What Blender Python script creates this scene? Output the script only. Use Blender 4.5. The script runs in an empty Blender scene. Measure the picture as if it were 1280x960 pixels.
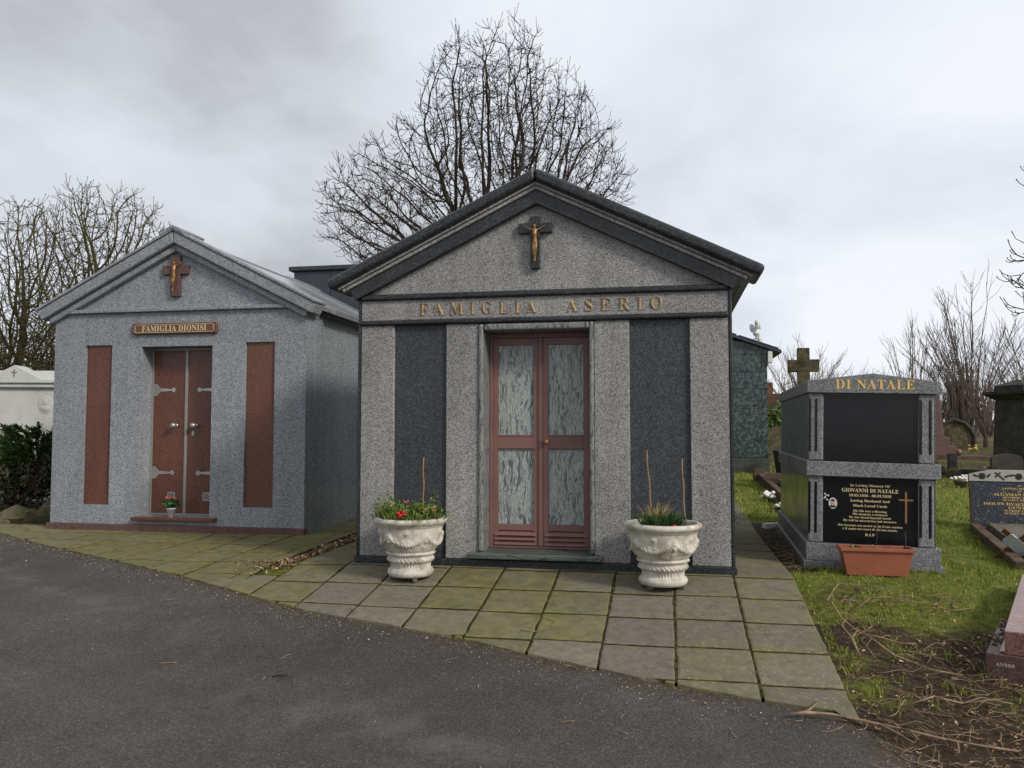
import bpy, bmesh, math, random
import numpy as np
from mathutils import Vector, Matrix, noise as mnoise
from mathutils.kdtree import KDTree
PI = math.pi; R = math.radians
scene = bpy.context.scene
COL = scene.collection

# ------------------------------------------------------------------ world frame
# u runs along the front of the big tomb, v out of its front towards the road
YA = -0.189
OA = Vector((-1.4302, 7.5962, 0))
EU = Vector((math.cos(YA), math.sin(YA), 0)); EV = Vector((math.sin(YA), -math.cos(YA), 0))

def sm(a, b, t):
    t = min(1.0, max(0.0, (t-a)/(b-a))); return t*t*(3-2*t)
def soft(v, cap):           # 0..cap, rounded knee
    v = max(v, 0.0)
    if v < cap-.5: return v
    return cap-.5 + .5*(1-math.exp(-(v-cap+.5)/.5))
def gz(u, v):
    w = sm(-2.2, .3, u)
    rise = .04*min(max(-v-2.5, 0), 17)
    return rise - (1-w)*.03*soft(v+2.1, 6) - w*.15*soft(v, 2.5)
def P(u, v, dz=0.0):
    q = OA + EU*u + EV*v; q.z = gz(u, v) + dz; return q
def uv_of(x, y):
    d = Vector((x, y, 0)) - OA; return d.dot(EU), d.dot(EV)
def at(x, y, dz=0.0):
    u, v = uv_of(x, y); return Vector((x, y, gz(u, v)+dz))

EDGE = [(-60,-24),(-8,-3.0),(-5.05,-1.36),(-3.79,-.65),(-2.71,-.13),(-1.01,.75),(-.34,1.05),(.09,1.2),(.97,1.44),(1.42,1.58),
        (1.9,1.76),(2.34,1.91),(2.88,2.09),(3.31,2.22),(3.75,2.33),(3.95,2.75),(4.3,3.2),(6,3.5),(60,6)]
def vedge(u):
    for (a, va), (b, vb) in zip(EDGE, EDGE[1:]):
        if a <= u <= b: return va + (vb-va)*(u-a)/(b-a)
    return EDGE[0][1] if u < 0 else EDGE[-1][1]

# ------------------------------------------------------------------ materials
def lin(r, g, b): return tuple(((c/255)/12.92 if c/255 <= .04045 else ((c/255+.055)/1.055)**2.4) for c in (r, g, b))+(1,)
class NT:
    def __init__(s, name):
        s.m = bpy.data.materials.new(name); s.m.use_nodes = True
        s.t = s.m.node_tree; s.b = s.t.nodes['Principled BSDF']
        s.co = s.t.nodes.new('ShaderNodeTexCoord').outputs['Object']
    def n(s, kind, **kw):
        nd = s.t.nodes.new('ShaderNode'+kind)
        for k, v in kw.items():
            if k in nd.inputs: s.set(nd.inputs[k], v)
            else: setattr(nd, k, v)
        return nd
    def set(s, inp, v):
        if isinstance(v, bpy.types.NodeSocket): s.t.links.new(v, inp)
        else: inp.default_value = v
    def noise(s, scale, detail=4, rough=.55, co=None, dist=0):
        nd = s.n('TexNoise', Scale=scale, Detail=detail, Roughness=rough, Distortion=dist); s.t.links.new(co or s.co, nd.inputs['Vector']); return nd.outputs['Fac']
    def vor(s, scale, co=None, feature='F1'):
        nd = s.n('TexVoronoi', Scale=scale); nd.feature = feature; s.t.links.new(co or s.co, nd.inputs['Vector']); return nd
    def ramp(s, fac, stops, interp='LINEAR'):
        nd = s.n('ValToRGB'); cr = nd.color_ramp; cr.interpolation = interp
        while len(cr.elements) < len(stops): cr.elements.new(.5)
        for e, (p, c) in zip(cr.elements, stops):
            e.position = p; e.color = c if hasattr(c, '__len__') else (c, c, c, 1)
        s.t.links.new(fac, nd.inputs['Fac']); return nd.outputs['Color']
    def mix(s, fac, a, b, mode='MIX'):
        nd = s.t.nodes.new('ShaderNodeMix'); nd.data_type = 'RGBA'; nd.blend_type = mode
        s.set(nd.inputs['Factor'], fac); s.set(nd.inputs['A'], a); s.set(nd.inputs['B'], b); return nd.outputs['Result']
    def math(s, op, a, b=0.0, clamp=False):
        nd = s.n('Math', operation=op); nd.use_clamp = clamp; s.set(nd.inputs[0], a); s.set(nd.inputs[1], b); return nd.outputs[0]
    def mapping(s, scale=(1,1,1), rot=(0,0,0)):
        nd = s.n('Mapping'); nd.inputs['Scale'].default_value = scale; nd.inputs['Rotation'].default_value = rot
        s.t.links.new(s.co, nd.inputs['Vector']); return nd.outputs['Vector']
    def attr(s, name): return s.n('Attribute', attribute_name=name).outputs['Fac']
    def bump(s, h, strength=.3, dist=.01):
        nd = s.n('Bump', Strength=strength, Distance=dist); s.t.links.new(h, nd.inputs['Height']); s.t.links.new(nd.outputs['Normal'], s.b.inputs['Normal'])
    def out(s, col=None, rough=None, spec=None, metal=None):
        for k, v in (('Base Color', col), ('Roughness', rough), ('Specular IOR Level', spec), ('Metallic', metal)):
            if v is not None: s.set(s.b.inputs[k], v)
        return s.m

def granite(name, dark, mid, light, scale=95, rough=.45, stain=(.72, 1.12), spec=.5, stops=(0, .28, .62, 1), bump=.0, fine=.35):
    t = NT(name)
    v = t.vor(scale); sep = t.n('SeparateColor'); t.t.links.new(v.outputs['Color'], sep.inputs['Color'])
    n2 = t.noise(scale*1.6, 2)
    f = t.math('ADD', t.math('MULTIPLY', sep.outputs['Red'], 1-fine), t.math('MULTIPLY', n2, fine))
    c = t.ramp(f, [(stops[0], dark), (stops[1], dark), (stops[2], mid), (stops[3], light)])
    co = t.mapping((1, 1, .45))
    big = t.ramp(t.noise(1.7, 5, .6, co), [(.3, stain[0]), (.7, stain[1])])
    c = t.mix(1.0, c, big, 'MULTIPLY')
    isl = t.n('NewGeometry').outputs['Random Per Island']
    c = t.mix(1.0, c, t.ramp(isl, [(0, .93), (1, 1.05)]), 'MULTIPLY')
    strk = t.ramp(t.noise(1.0, 6, .6, t.mapping((13, 13, .9))), [(.36, .86), (.52, 1.0), (.7, 1.05)])
    c = t.mix(.7, c, t.mix(1.0, c, strk, 'MULTIPLY'))
    if bump: t.bump(f, bump, .003)
    r = t.ramp(t.noise(4, 4), [(.3, max(.05, rough-.08)), (.7, rough+.08)])
    return t.out(c, r, spec)
def plain(name, col, rough=.6, var=.25, scale=9, spec=.4, metal=0, bump=0, col2=None, thr=(.45, .65)):
    t = NT(name)
    f = t.ramp(t.noise(scale, 5), [(.3, 1-var), (.7, 1+var*.6)])
    c = t.mix(1.0, col, f, 'MULTIPLY')
    if col2: c = t.mix(t.ramp(t.noise(scale*.6, 6, .65), [(thr[0], 0.0), (thr[1], 1.0)]), c, col2)
    if bump: t.bump(t.noise(scale*6, 4), bump, .01)
    return t.out(c, rough, spec, metal)
def leafmat(name, a, b, c=None, rough=.6):
    t = NT(name); f = t.attr('tint')
    st = [(0, a), (1, b)] if c is None else [(0, a), (.6, b), (1, c)]
    return t.out(t.ramp(f, st), rough, .25)
def swirl(name, dark, light, along=2, rough=.35, fr=4.0):       # streaky serpentine marble
    t = NT(name)
    sc = [60, 60, 60]; sc[along] = fr
    wn = t.n('TexNoise', Scale=3.2, Detail=2.0); t.t.links.new(t.co, wn.inputs['Vector'])
    wv = t.n('VectorMath', operation='MULTIPLY_ADD'); t.t.links.new(wn.outputs['Color'], wv.inputs[0]); wv.inputs[1].default_value = (.13, .13, .13); t.t.links.new(t.co, wv.inputs[2])
    mp = t.n('Mapping'); mp.inputs['Scale'].default_value = tuple(sc); t.t.links.new(wv.outputs[0], mp.inputs['Vector']); co = mp.outputs['Vector']
    n = t.noise(1.0, 5, .6, co, 1.0)
    c = t.ramp(n, [(.34, dark), (.45, (dark[0]*1.8, dark[1]*1.8, dark[2]*1.8, 1)), (.53, light), (.585, (dark[0]*1.5, dark[1]*1.5, dark[2]*1.5, 1)), (.64, light), (.7, dark)])
    return t.out(c, rough, .5)

G = {}
G['light'] = granite('grey_granite', lin(72,71,70), lin(152,150,147), lin(198,196,192), 155, .62, (.66, 1.06), .35, (0, .14, .52, 1), .15)
G['blue'] = granite('blue_grey_granite', lin(76,79,84), lin(137,141,146), lin(192,195,199), 150, .55, (.86, 1.06), .35, (0, .14, .5, 1), .1)
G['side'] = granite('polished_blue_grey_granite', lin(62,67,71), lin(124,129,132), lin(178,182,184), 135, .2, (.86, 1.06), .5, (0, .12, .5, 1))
G['natale'] = granite('mid_grey_granite', lin(54,56,58), lin(114,116,117), lin(168,170,171), 150, .4, (.85, 1.08), .4, (0, .1, .5, 1))
G['natside'] = granite('polished_dark_grey_granite', lin(44,46,45), lin(80,83,80), lin(108,111,108), 150, .2, (.85, 1.08), .5, (0, .1, .5, 1))
G['panel'] = granite('dark_blue_granite', lin(40,42,44), lin(64,68,72), lin(108,113,117), 150, .5, (.85, 1.1), .3, (0, .2, .62, 1))
G['pearl'] = granite('blue_pearl_granite', lin(24,27,33), lin(48,53,62), lin(158,166,178), 85, .3, (.85, 1.1), .5, (0, .25, .72, 1))
G['carved'] = plain('pale_carved_stone', lin(172,170,160), .6, .15, 12, .3)
G['tomb_white'] = plain('stained_white_marble', lin(190,190,184), .55, .12, 2.5, .3, col2=lin(160,158,146), thr=(.52,.8))
G['trim'] = granite('charcoal_granite', lin(24,26,28), lin(46,49,52), lin(90,94,96), 100, .38, (.7, 1.5), .45, (0, .3, .7, 1))
G['red'] = granite('red_granite', lin(70,42,33), lin(106,66,53), lin(136,92,76), 160, .33, (.85, 1.1), .45, (0, .12, .55, 1))
G['redmat'] = granite('dull_red_granite', lin(66,46,42), lin(102,76,70), lin(134,108,100), 150, .5, (.75, 1.1), .35, (0, .12, .55, 1))
G['pink'] = granite('pink_granite', lin(92,60,54), lin(134,96,88), lin(166,128,118), 150, .25, (.85, 1.08), .5, (0, .1, .5, 1))
G['black'] = plain('polished_black_granite', (.008,.0085,.0095,1), .14, .2, 30, .28)
G['marble'] = swirl('green_streaked_marble', lin(76,83,82), lin(182,188,183), 2, .35, 3.4)
G['jamb'] = swirl('dark_green_marble', lin(62,64,62), lin(148,150,146), 2, .35, 7)
G['sill'] = swirl('green_marble_sill', lin(46,54,50), lin(104,112,104), 0)
G['bronze_door'] = plain('red_brown_metal', lin(124,90,84), .42, .2, 3, .45)
G['bronze'] = plain('old_bronze', lin(150,112,72), .4, .3, 20, .5, .4)
G['gold_dull'] = plain('dull_gold_letters', lin(168,138,90), .5, .14, 20, .4)
G['gold'] = plain('gold_paint', lin(226,186,106), .5, .1, 20, .4, .0)
G['goldpale'] = plain('pale_gold_lettering', lin(214,196,150), .5, .1, 20, .4)
G['steel'] = plain('brushed_steel', lin(176,176,172), .35, .15, 8, .5, .7)
G['alu'] = plain('grey_metal_strip', lin(150,148,140), .45, .1, 8, .5, .3)
G['roof'] = plain('grey_polished_roof_slab', lin(140,142,144), .14, .1, 2.2, .5)
G['slate'] = plain('dark_slate_cladding', lin(56,62,72), .4, .15, 2, .45)
G['hole_shade'] = plain('black_void', (.012,.012,.013,1), .6, .1)  # flat near-black, the shade inside small holes put into the colour
G['white_stone'] = plain('white_marble', lin(214,214,208), .55, .1, 3, .3, col2=lin(170,170,160), thr=(.6,.85))
G['urn'] = plain('weathered_white_cast_stone', lin(202,196,184), .75, .14, 14, .25, bump=.25, col2=lin(132,122,100), thr=(.46,.74))
G['soil'] = plain('dark_soil', lin(56,44,36), .95, .4, 30, .1, bump=.5)
G['terracotta'] = plain('terracotta_plastic', lin(156,92,70), .5, .14, 5, .35)
G['oldstone'] = plain('lichen_sandstone', lin(104,94,72), .9, .4, 12, .15, bump=.6, col2=lin(60,54,40))
G['blackstone'] = plain('soot_black_sandstone', lin(66,63,59), .85, .4, 6, .2, bump=.4, col2=lin(94,88,78), thr=(.55,.8))
G['greystone'] = plain('grey_weathered_stone', lin(120,114,104), .85, .3, 8, .2, bump=.4, col2=lin(88,84,66))
G['brownstone'] = plain('brown_kerb_stone', lin(98,80,66), .85, .35, 9, .2, bump=.4, col2=lin(66,56,46))
G['rock'] = plain('mossy_rock', lin(104,96,80), .9, .4, 7, .15, bump=.7, col2=lin(72,76,40))
G['wood'] = plain('weathered_wood', lin(120,92,66), .8, .3, 14, .2, bump=.3)
G['cane'] = plain('bamboo_cane', lin(146,112,76), .6, .2, 20, .3)
G['plastic'] = plain('white_plastic', lin(225,225,225), .4, .05, 6, .4)
G['plaque'] = plain('silver_plaque', lin(196,202,206), .3, .08, 6, .5)
G['bark'] = plain('grey_brown_bark', lin(64,56,48), .9, .35, 5, .1, col2=lin(84,84,52), thr=(.55,.75))
G['bark_dark'] = plain('dark_bark', lin(62,54,44), .9, .3, 5, .1, col2=lin(80,76,46), thr=(.5,.75))
G['bark_olive'] = plain('olive_brown_bark', lin(80,71,50), .9, .3, 3, .1, col2=lin(88,90,52), thr=(.45,.7))
G['bark_pale'] = plain('pale_brown_twigs', lin(104,92,82), .9, .25, 5, .1)
G['twig'] = plain('dry_vine', lin(146,124,100), .9, .55, 14, .15)
G['brick'] = plain('red_brick', lin(128,84,70), .9, .2, 6, .1)
G['tile'] = plain('brown_roof_tile', lin(98,72,62), .9, .2, 5, .1)
G['flower_red'] = plain('red_petals', lin(206,40,48), .6, .1)
G['flower_white'] = plain('white_petals', lin(226,222,216), .6, .08)
G['flower_yellow'] = plain('yellow_petals', lin(220,190,70), .6, .1)
G['flower_pink'] = plain('pink_petals', lin(200,88,88), .6, .1)
G['skin'] = plain('photo_face', lin(196,150,120), .5, .1)
G['photo'] = plain('photo_ground', lin(200,198,190), .3, .05)
G['suit'] = plain('photo_suit', lin(44,44,52), .5, .1)
G['bush_green'] = leafmat('juniper_green', lin(32,48,24), lin(66,94,44), lin(98,124,62))
G['bush_dark'] = leafmat('dark_shrub_leaf', lin(34,34,24), lin(70,64,46), lin(112,90,74))
G['bush_yellow'] = leafmat('golden_leaf', lin(120,84,30), lin(190,142,56), lin(140,122,60))
G['plant'] = leafmat('potted_leaf', lin(44,66,24), lin(96,122,46), lin(150,140,84))
G['plant_dark'] = leafmat('carnation_leaf', lin(26,52,26), lin(58,92,44), lin(86,112,62))
G['straw'] = leafmat('dead_straw', lin(124,102,66), lin(184,164,116))
G['grass'] = leafmat('grass_blade', lin(78,90,26), lin(130,143,50), lin(178,166,98))
G['hedge'] = leafmat('laurel_leaf', lin(24,44,16), lin(70,104,36), lin(110,138,60))
G['leaf'] = leafmat('dead_leaf', lin(72,48,34), lin(134,100,72), lin(190,166,140))
G['ivy'] = leafmat('ivy_leaf', lin(40,38,22), lin(78,70,44), lin(104,90,62))
G['grit'] = leafmat('grit', lin(70,62,52), lin(150,142,130), lin(214,206,196))

def m_green_tiles():
    t = NT('green_marble_tiles')
    n = t.noise(17, 4, .6, None, .8)
    c = t.ramp(n, [(.34, lin(36,44,46)), (.5, lin(56,67,68)), (.62, lin(98,110,107)), (.7, lin(54,66,66))])
    return t.out(c, .35, .5)
G['greentile'] = m_green_tiles()

def m_pave():
    t = NT('mossy_sandstone_slabs')
    tint = t.attr('tint'); moss = t.attr('moss'); 
    base = t.ramp(tint, [(0, lin(112,106,98)), (.5, lin(119,112,101)), (1, lin(127,119,106))])
    base = t.mix(1.0, base, t.ramp(t.noise(14, 6, .65), [(.3, .66), (.7, 1.14)]), 'MULTIPLY')
    base = t.mix(1.0, base, t.ramp(t.noise(75, 5, .75), [(.3, .8), (.65, 1.1)]), 'MULTIPLY')
    sp = t.ramp(t.noise(60, 4, .7), [(.55, 0.0), (.7, 1.0)])
    base = t.mix(t.math('MULTIPLY', sp, .35), base, lin(64,58,52))
    # lichen dots and moss film
    n1 = t.noise(2.3, 6, .62); n2 = t.noise(24, 5, .7)
    f = t.math('ADD', t.math('MULTIPLY', n1, .75), t.math('MULTIPLY', n2, .25))
    f = t.math('ADD', f, t.math('MULTIPLY', t.math('SUBTRACT', moss, .5), .58))
    ed = t.attr('edge'); f = t.math('ADD', f, t.math('MULTIPLY', t.math('MULTIPLY', ed, ed), .13))
    f = t.ramp(f, [(.36, 0.0), (.8, 1.0)])
    mosscol = t.ramp(t.noise(9, 6, .65), [(.35, lin(88,84,44)), (.65, lin(124,118,62))])
    c = t.mix(t.math('MULTIPLY', f, .8), base, mosscol)
    dots = t.vor(21); lich = t.ramp(dots.outputs['Distance'], [(.16, 1.0), (.24, 0.0)])
    lich = t.math('MULTIPLY', lich, t.math('MULTIPLY', t.attr('lichen'), .6))
    c = t.mix(lich, c, lin(146,138,92))
    t.bump(t.noise(45, 5, .7), .35, .006)
    return t.out(c, .85, .25)
G['pave'] = m_pave()
G['joint'] = plain('mossy_joint', lin(46,42,30), .95, .5, 22, .1, bump=.4, col2=lin(72,70,34))
def m_road():
    t = NT('worn_asphalt')
    v = t.vor(120); sep = t.n('SeparateColor'); t.t.links.new(v.outputs['Color'], sep.inputs['Color'])
    c = t.ramp(sep.outputs['Red'], [(0, lin(60,56,54)), (.6, lin(76,72,69)), (.93, lin(88,84,80)), (1, lin(104,100,95))])
    big = t.ramp(t.noise(.55, 6, .6, t.mapping((1, 1, 1))), [(.32, .74), (.7, 1.25)])
    c = t.mix(1.0, c, big, 'MULTIPLY')
    c = t.mix(1.0, c, t.ramp(t.noise(2.6, 6, .7), [(.3, .84), (.55, 1.0), (.72, 1.16)]), 'MULTIPLY')
    # the worn streak running along the road
    e = t.attr('dirt')
    n = t.noise(5, 6, .7)
    f = t.math('ADD', e, t.math('MULTIPLY', t.math('SUBTRACT', n, .5), 1.3))
    f = t.ramp(f, [(.42, 0.0), (.78, 1.0)])
    c = t.mix(t.math('MULTIPLY', f, .85), c, t.ramp(t.noise(30, 5), [(.35, lin(50,43,34)), (.7, lin(86,76,58))]))
    w = t.attr('worn'); wf = t.math('MULTIPLY', w, t.ramp(t.noise(3.2, 5, .65), [(.45, 0.0), (.62, 1.0)]))
    c = t.mix(t.math('MULTIPLY', wf, .5), c, lin(108,105,100))
    t.bump(t.math('ADD', v.outputs['Distance'], t.math('MULTIPLY', t.noise(160, 2), .4)), .55, .006)
    return t.out(c, .8, .3)
G['road'] = m_road()
def m_ground():
    t = NT('grass_and_soil')
    s = t.attr('soil')
    n = t.noise(9, 6, .65)
    f = t.ramp(t.math('ADD', s, t.math('MULTIPLY', t.math('SUBTRACT', n, .5), .9)), [(.35, 0.0), (.6, 1.0)])
    gr = t.ramp(t.noise(14, 6, .7), [(.3, lin(70,72,30)), (.5, lin(104,114,44)), (.7, lin(130,122,70))])
    so = t.ramp(t.noise(26, 7, .75), [(.3, lin(42,35,28)), (.55, lin(74,61,48)), (.72, lin(116,98,76))])
    t.bump(t.noise(30, 7, .75), .9, .03)
    return t.out(t.mix(f, gr, so), .95, .15)
G['ground'] = m_ground()

# ------------------------------------------------------------------ mesh helpers
class MB:
    def __init__(s): s.v = []; s.f = []; s.mi = []
    def add(s, vs, fs):
        o = len(s.v); s.v += [tuple(p) for p in vs]; s.f += [tuple(i+o for i in f) for f in fs]; return s
    def box(s, x0, x1, y0, y1, z0, z1, mat=None):
        vs = [(x0,y0,z0),(x1,y0,z0),(x1,y1,z0),(x0,y1,z0),(x0,y0,z1),(x1,y0,z1),(x1,y1,z1),(x0,y1,z1)]
        if mat is not None: vs = [mat @ Vector(p) for p in vs]
        return s.add(vs, [(0,3,2,1),(4,5,6,7),(0,1,5,4),(1,2,6,5),(2,3,7,6),(3,0,4,7)])
    def frus(s, r0, r1, z0, z1, mat=None):      # (hx,hy) at z0 and z1
        vs = [(-r0[0],-r0[1],z0),(r0[0],-r0[1],z0),(r0[0],r0[1],z0),(-r0[0],r0[1],z0),(-r1[0],-r1[1],z1),(r1[0],-r1[1],z1),(r1[0],r1[1],z1),(-r1[0],r1[1],z1)]
        if mat is not None: vs = [mat @ Vector(p) for p in vs]
        return s.add(vs, [(0,3,2,1),(4,5,6,7),(0,1,5,4),(1,2,6,5),(2,3,7,6),(3,0,4,7)])
    def prism(s, poly, y0, y1):                 # polygon of (x,z), counter-clockwise from the front, along y
        n = len(poly)
        vs = [(x,y0,z) for x,z in poly]+[(x,y1,z) for x,z in poly]
        fs = [tuple(range(n)), tuple(range(2*n-1, n-1, -1))]+[(i, i+n, (i+1)%n+n, (i+1)%n) for i in range(n)]
        return s.add(vs, fs)
    def slabpoly(s, poly, z0, z1):              # polygon of (x,y) up z
        n = len(poly)
        vs = [(x,y,z0) for x,y in poly]+[(x,y,z1) for x,y in poly]
        fs = [tuple(range(n-1,-1,-1)), tuple(range(n,2*n))]+[(i,(i+1)%n,(i+1)%n+n,i+n) for i in range(n)]
        return s.add(vs, fs)
    def tube(s, pts, rad, n=6, cap=True):
        pts = [Vector(p) for p in pts]; m = len(pts)
        rad = rad if hasattr(rad, '__len__') else [rad]*m
        o = len(s.v); a = None
        for i, p in enumerate(pts):
            d = (pts[min(i+1, m-1)]-pts[max(i-1, 0)])
            d = d.normalized() if d.length > 1e-9 else Vector((0,0,1))
            if a is None: a = d.orthogonal().normalized()
            a = (a - d*a.dot(d)); a = a.normalized() if a.length > 1e-6 else d.orthogonal().normalized()
            b = d.cross(a)
            for k in range(n):
                t = 2*PI*k/n; s.v.append(tuple(p + (a*math.cos(t)+b*math.sin(t))*rad[i]))
        for i in range(m-1):
            for k in range(n):
                s.f.append((o+i*n+k, o+i*n+(k+1)%n, o+(i+1)*n+(k+1)%n, o+(i+1)*n+k))
        if cap: s.f.append(tuple(o+k for k in range(n-1,-1,-1))); s.f.append(tuple(o+(m-1)*n+k for k in range(n)))
        return s
    def lathe(s, prof, n=32, c=(0,0,0), fn=None):  # (r,z) bottom to top
        o = len(s.v); m = len(prof)
        for j, (r, z) in enumerate(prof):
            for k in range(n):
                t = 2*PI*k/n; rr = r + (fn(t, z, r) if fn else 0)
                s.v.append((c[0]+rr*math.cos(t), c[1]+rr*math.sin(t), c[2]+z))
        for j in range(m-1):
            for k in range(n):
                s.f.append((o+j*n+k, o+j*n+(k+1)%n, o+(j+1)*n+(k+1)%n, o+(j+1)*n+k))
        s.f.append(tuple(o+k for k in range(n-1,-1,-1))); s.f.append(tuple(o+(m-1)*n+k for k in range(n)))
        return s
    def ball(s, c, r, n=10, mat=None):
        r = r if hasattr(r, '__len__') else (r, r, r)
        prof = [(max(1e-4, math.sin(PI*j/n)), -math.cos(PI*j/n)) for j in range(n+1)]
        o = len(s.v); s.lathe(prof, n*2)
        for i in range(o, len(s.v)):
            p = Vector((s.v[i][0]*r[0], s.v[i][1]*r[1], s.v[i][2]*r[2]))
            if mat is not None: p = mat @ p
            s.v[i] = tuple(p+Vector(c))
        return s
    def build(s, name, mat, parent=None, bevel=0, seg=2, smooth=False, attrs=None):
        me = bpy.data.meshes.new(name); me.from_pydata(s.v, [], s.f); me.update()
        mat = G[mat] if isinstance(mat, str) else mat
        me.materials.append(mat)
        if smooth: me.polygons.foreach_set('use_smooth', [True]*len(me.polygons))
        for k, (dom, vals) in (attrs or {}).items():
            a = me.attributes.new(k, 'FLOAT', dom); a.data.foreach_set('value', np.asarray(vals, dtype=np.float32))
        return link(name, me, parent, bevel, seg)
def link(name, me, parent=None, bevel=0, seg=2):
    o = bpy.data.objects.new(name, me); COL.objects.link(o)
    if parent is not None: o.parent = parent
    if bevel:
        b = o.modifiers.new('bevel', 'BEVEL'); b.width = bevel; b.segments = seg; b.limit_method = 'ANGLE'; b.angle_limit = R(35)
    return o
def tag(o, label, cat, group=None):
    o['label'] = label; o['category'] = cat
    if group: o['group'] = group
    return o
def structure(o, kind='structure'): o['kind'] = kind; return o
def thing(name, label, cat, loc=(0,0,0), rz=0, group=None, rot=None):
    o = bpy.data.objects.new(name, None); COL.objects.link(o); o.empty_display_size = .1
    o.location = loc; o.rotation_euler = rot or (0,0,rz); return tag(o, label, cat, group)
def copy_tree(o, parent=None):
    c = o.copy(); COL.objects.link(c)
    if parent is not None: c.parent = parent
    for ch in list(o.children): copy_tree(ch, c)
    return c
def set_loc(o, loc, rz=0): o.location = loc; o.rotation_euler = (0,0,rz)

def serif(t):
    o = ''
    for c in t:
        if 'A' <= c <= 'Z': o += chr(0x1D400+ord(c)-65)
        elif 'a' <= c <= 'z': o += chr(0x1D41A+ord(c)-97)
        elif '0' <= c <= '9': o += chr(0x1D7CE+ord(c)-48)
        else: o += c
    return o
def text_mesh(t, cap=None, width=None, space=1.0, depth=.002, cx=0, z=0, y=0, offset=0):
    """upright serif letters facing -y: centred on cx, baseline z, front face at y-depth"""
    cu = bpy.data.curves.new('lettering', 'FONT'); cu.body = serif(t); cu.size = 1; cu.space_character = space; cu.resolution_u = 3; cu.offset = offset
    ob = bpy.data.objects.new('lettering', cu); COL.objects.link(ob)
    dg = bpy.context.evaluated_depsgraph_get(); dg.update()
    me = bpy.data.meshes.new_from_object(ob.evaluated_get(dg))
    bpy.data.objects.remove(ob); bpy.data.curves.remove(cu)
    n = len(me.vertices); co = np.empty(n*3); me.vertices.foreach_get('co', co); co = co.reshape(-1, 3)
    sy = (cap or .1)/.69
    x0, x1 = co[:,0].min(), co[:,0].max()
    sx = sy if width is None else width/(x1-x0)
    bm = bmesh.new(); bm.from_mesh(me); bpy.data.meshes.remove(me)
    xm = (x0+x1)/2
    for v in bm.verts: v.co = Vector(((v.co.x-xm)*sx+cx, y-depth, v.co.y*sy+z))
    if depth > .003:
        r = bmesh.ops.extrude_face_region(bm, geom=list(bm.faces))
        for v in [g for g in r['geom'] if isinstance(g, bmesh.types.BMVert)]: v.co.y += depth
    return bm
def lettering(lines, mat, parent, name='lettering'):
    for b in lines:
        me = bpy.data.meshes.new(name); b.to_mesh(me); b.free(); me.materials.append(G[mat]); link(name, me, parent)
def fuse(mb, voxel, name, mat, parent=None, smooth_it=2):
    """one continuous surface from overlapping pieces"""
    me = bpy.data.meshes.new(name); me.from_pydata(mb.v, [], mb.f)
    o = bpy.data.objects.new(name, me); COL.objects.link(o)
    r = o.modifiers.new('r', 'REMESH'); r.mode = 'VOXEL'; r.voxel_size = voxel; r.use_smooth_shade = True
    if smooth_it: k = o.modifiers.new('s', 'SMOOTH'); k.iterations = smooth_it
    dg = bpy.context.evaluated_depsgraph_get(); dg.update()
    m2 = bpy.data.meshes.new_from_object(o.evaluated_get(dg)); m2.materials.clear(); m2.materials.append(G[mat])
    bpy.data.objects.remove(o)
    m2.polygons.foreach_set('use_smooth', [True]*len(m2.polygons))
    return link(name, m2, parent)

# ------------------------------------------------------------------ ground, road, pavement
def soil_at(u, v):
    """0 grass .. 1 bare soil"""
    s = .0
    if u > 3.7 and v > -6:
        s = .62*sm(.25, 1.25, v)*sm(6.2, 5.0, u)
        s = max(s, .3*sm(-1.0, -.3, v)*sm(5.6, 4.8, u))
        s = max(s, .95*sm(4.25, 3.95, u)*sm(-4.2, -3.2, v)*sm(-.1, -.5, v))
        s = max(s, .85*sm(1.9, 2.3, v))
        s += .34*(mnoise.noise((u*1.7, v*1.7, 3.1))+.6*mnoise.noise((u*4.3, v*4.3, 1.1)))*sm(-.9, .4, v)
    if u < -5: s = max(s, .8)
    if v < -6: s = max(s, .25+.3*sm(-8.5, -11, v)+.25*mnoise.noise((u*.6, v*.6, 5)))
    return min(1, max(0, s))
def paved(u, v):
    return (v > vedge(u)+.28) or (-5.6 < u < 3.68 and v > -4.7 and not (-1.0 < u < -.4 and v < .4))
def lump(u, v):
    if u < 3.87 or v > vedge(u)-.05 or u > 9 or v < -9: return 0
    k = sm(3.87, 4.0, u)*sm(0, .15, vedge(u)-v)
    return k*(.022*mnoise.noise((u*5, v*5, .3))+.012*mnoise.noise((u*14, v*14, 1.7)))
def axis(segs):
    o = []
    for a, b, st in segs:
        n = max(1, int(round((b-a)/st))); o += [a+(b-a)*i/n for i in range(n)]
    return o+[segs[-1][1]]
US = axis([(-260,-40,20),(-40,-8,2),(-8,3.4,.2),(3.4,7,.05),(7,16,.4),(16,40,3),(40,260,22)])
VS = axis([(-420,-60,24),(-60,-20,4),(-20,-7,.6),(-7,-1.5,.15),(-1.5,3.6,.05),(3.6,9,.3),(9,60,6)])
vs = []; soil = []
for v in VS:
    for u in US:
        p = P(u, v)
        p.z += lump(u, v) - (.09 if paved(u, v) else 0)
        vs.append(p); soil.append(soil_at(u, v))
nu = len(US); fs = [(j*nu+i+1, j*nu+i, (j+1)*nu+i, (j+1)*nu+i+1) for j in range(len(VS)-1) for i in range(nu-1)]
fs = [f[::-1] for f in fs]
g = MB(); g.v = [tuple(p) for p in vs]; g.f = [tuple(f[::-1]) for f in fs]
structure(g.build('ground', 'ground', smooth=True, attrs={'soil': ('POINT', soil)}))

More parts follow.
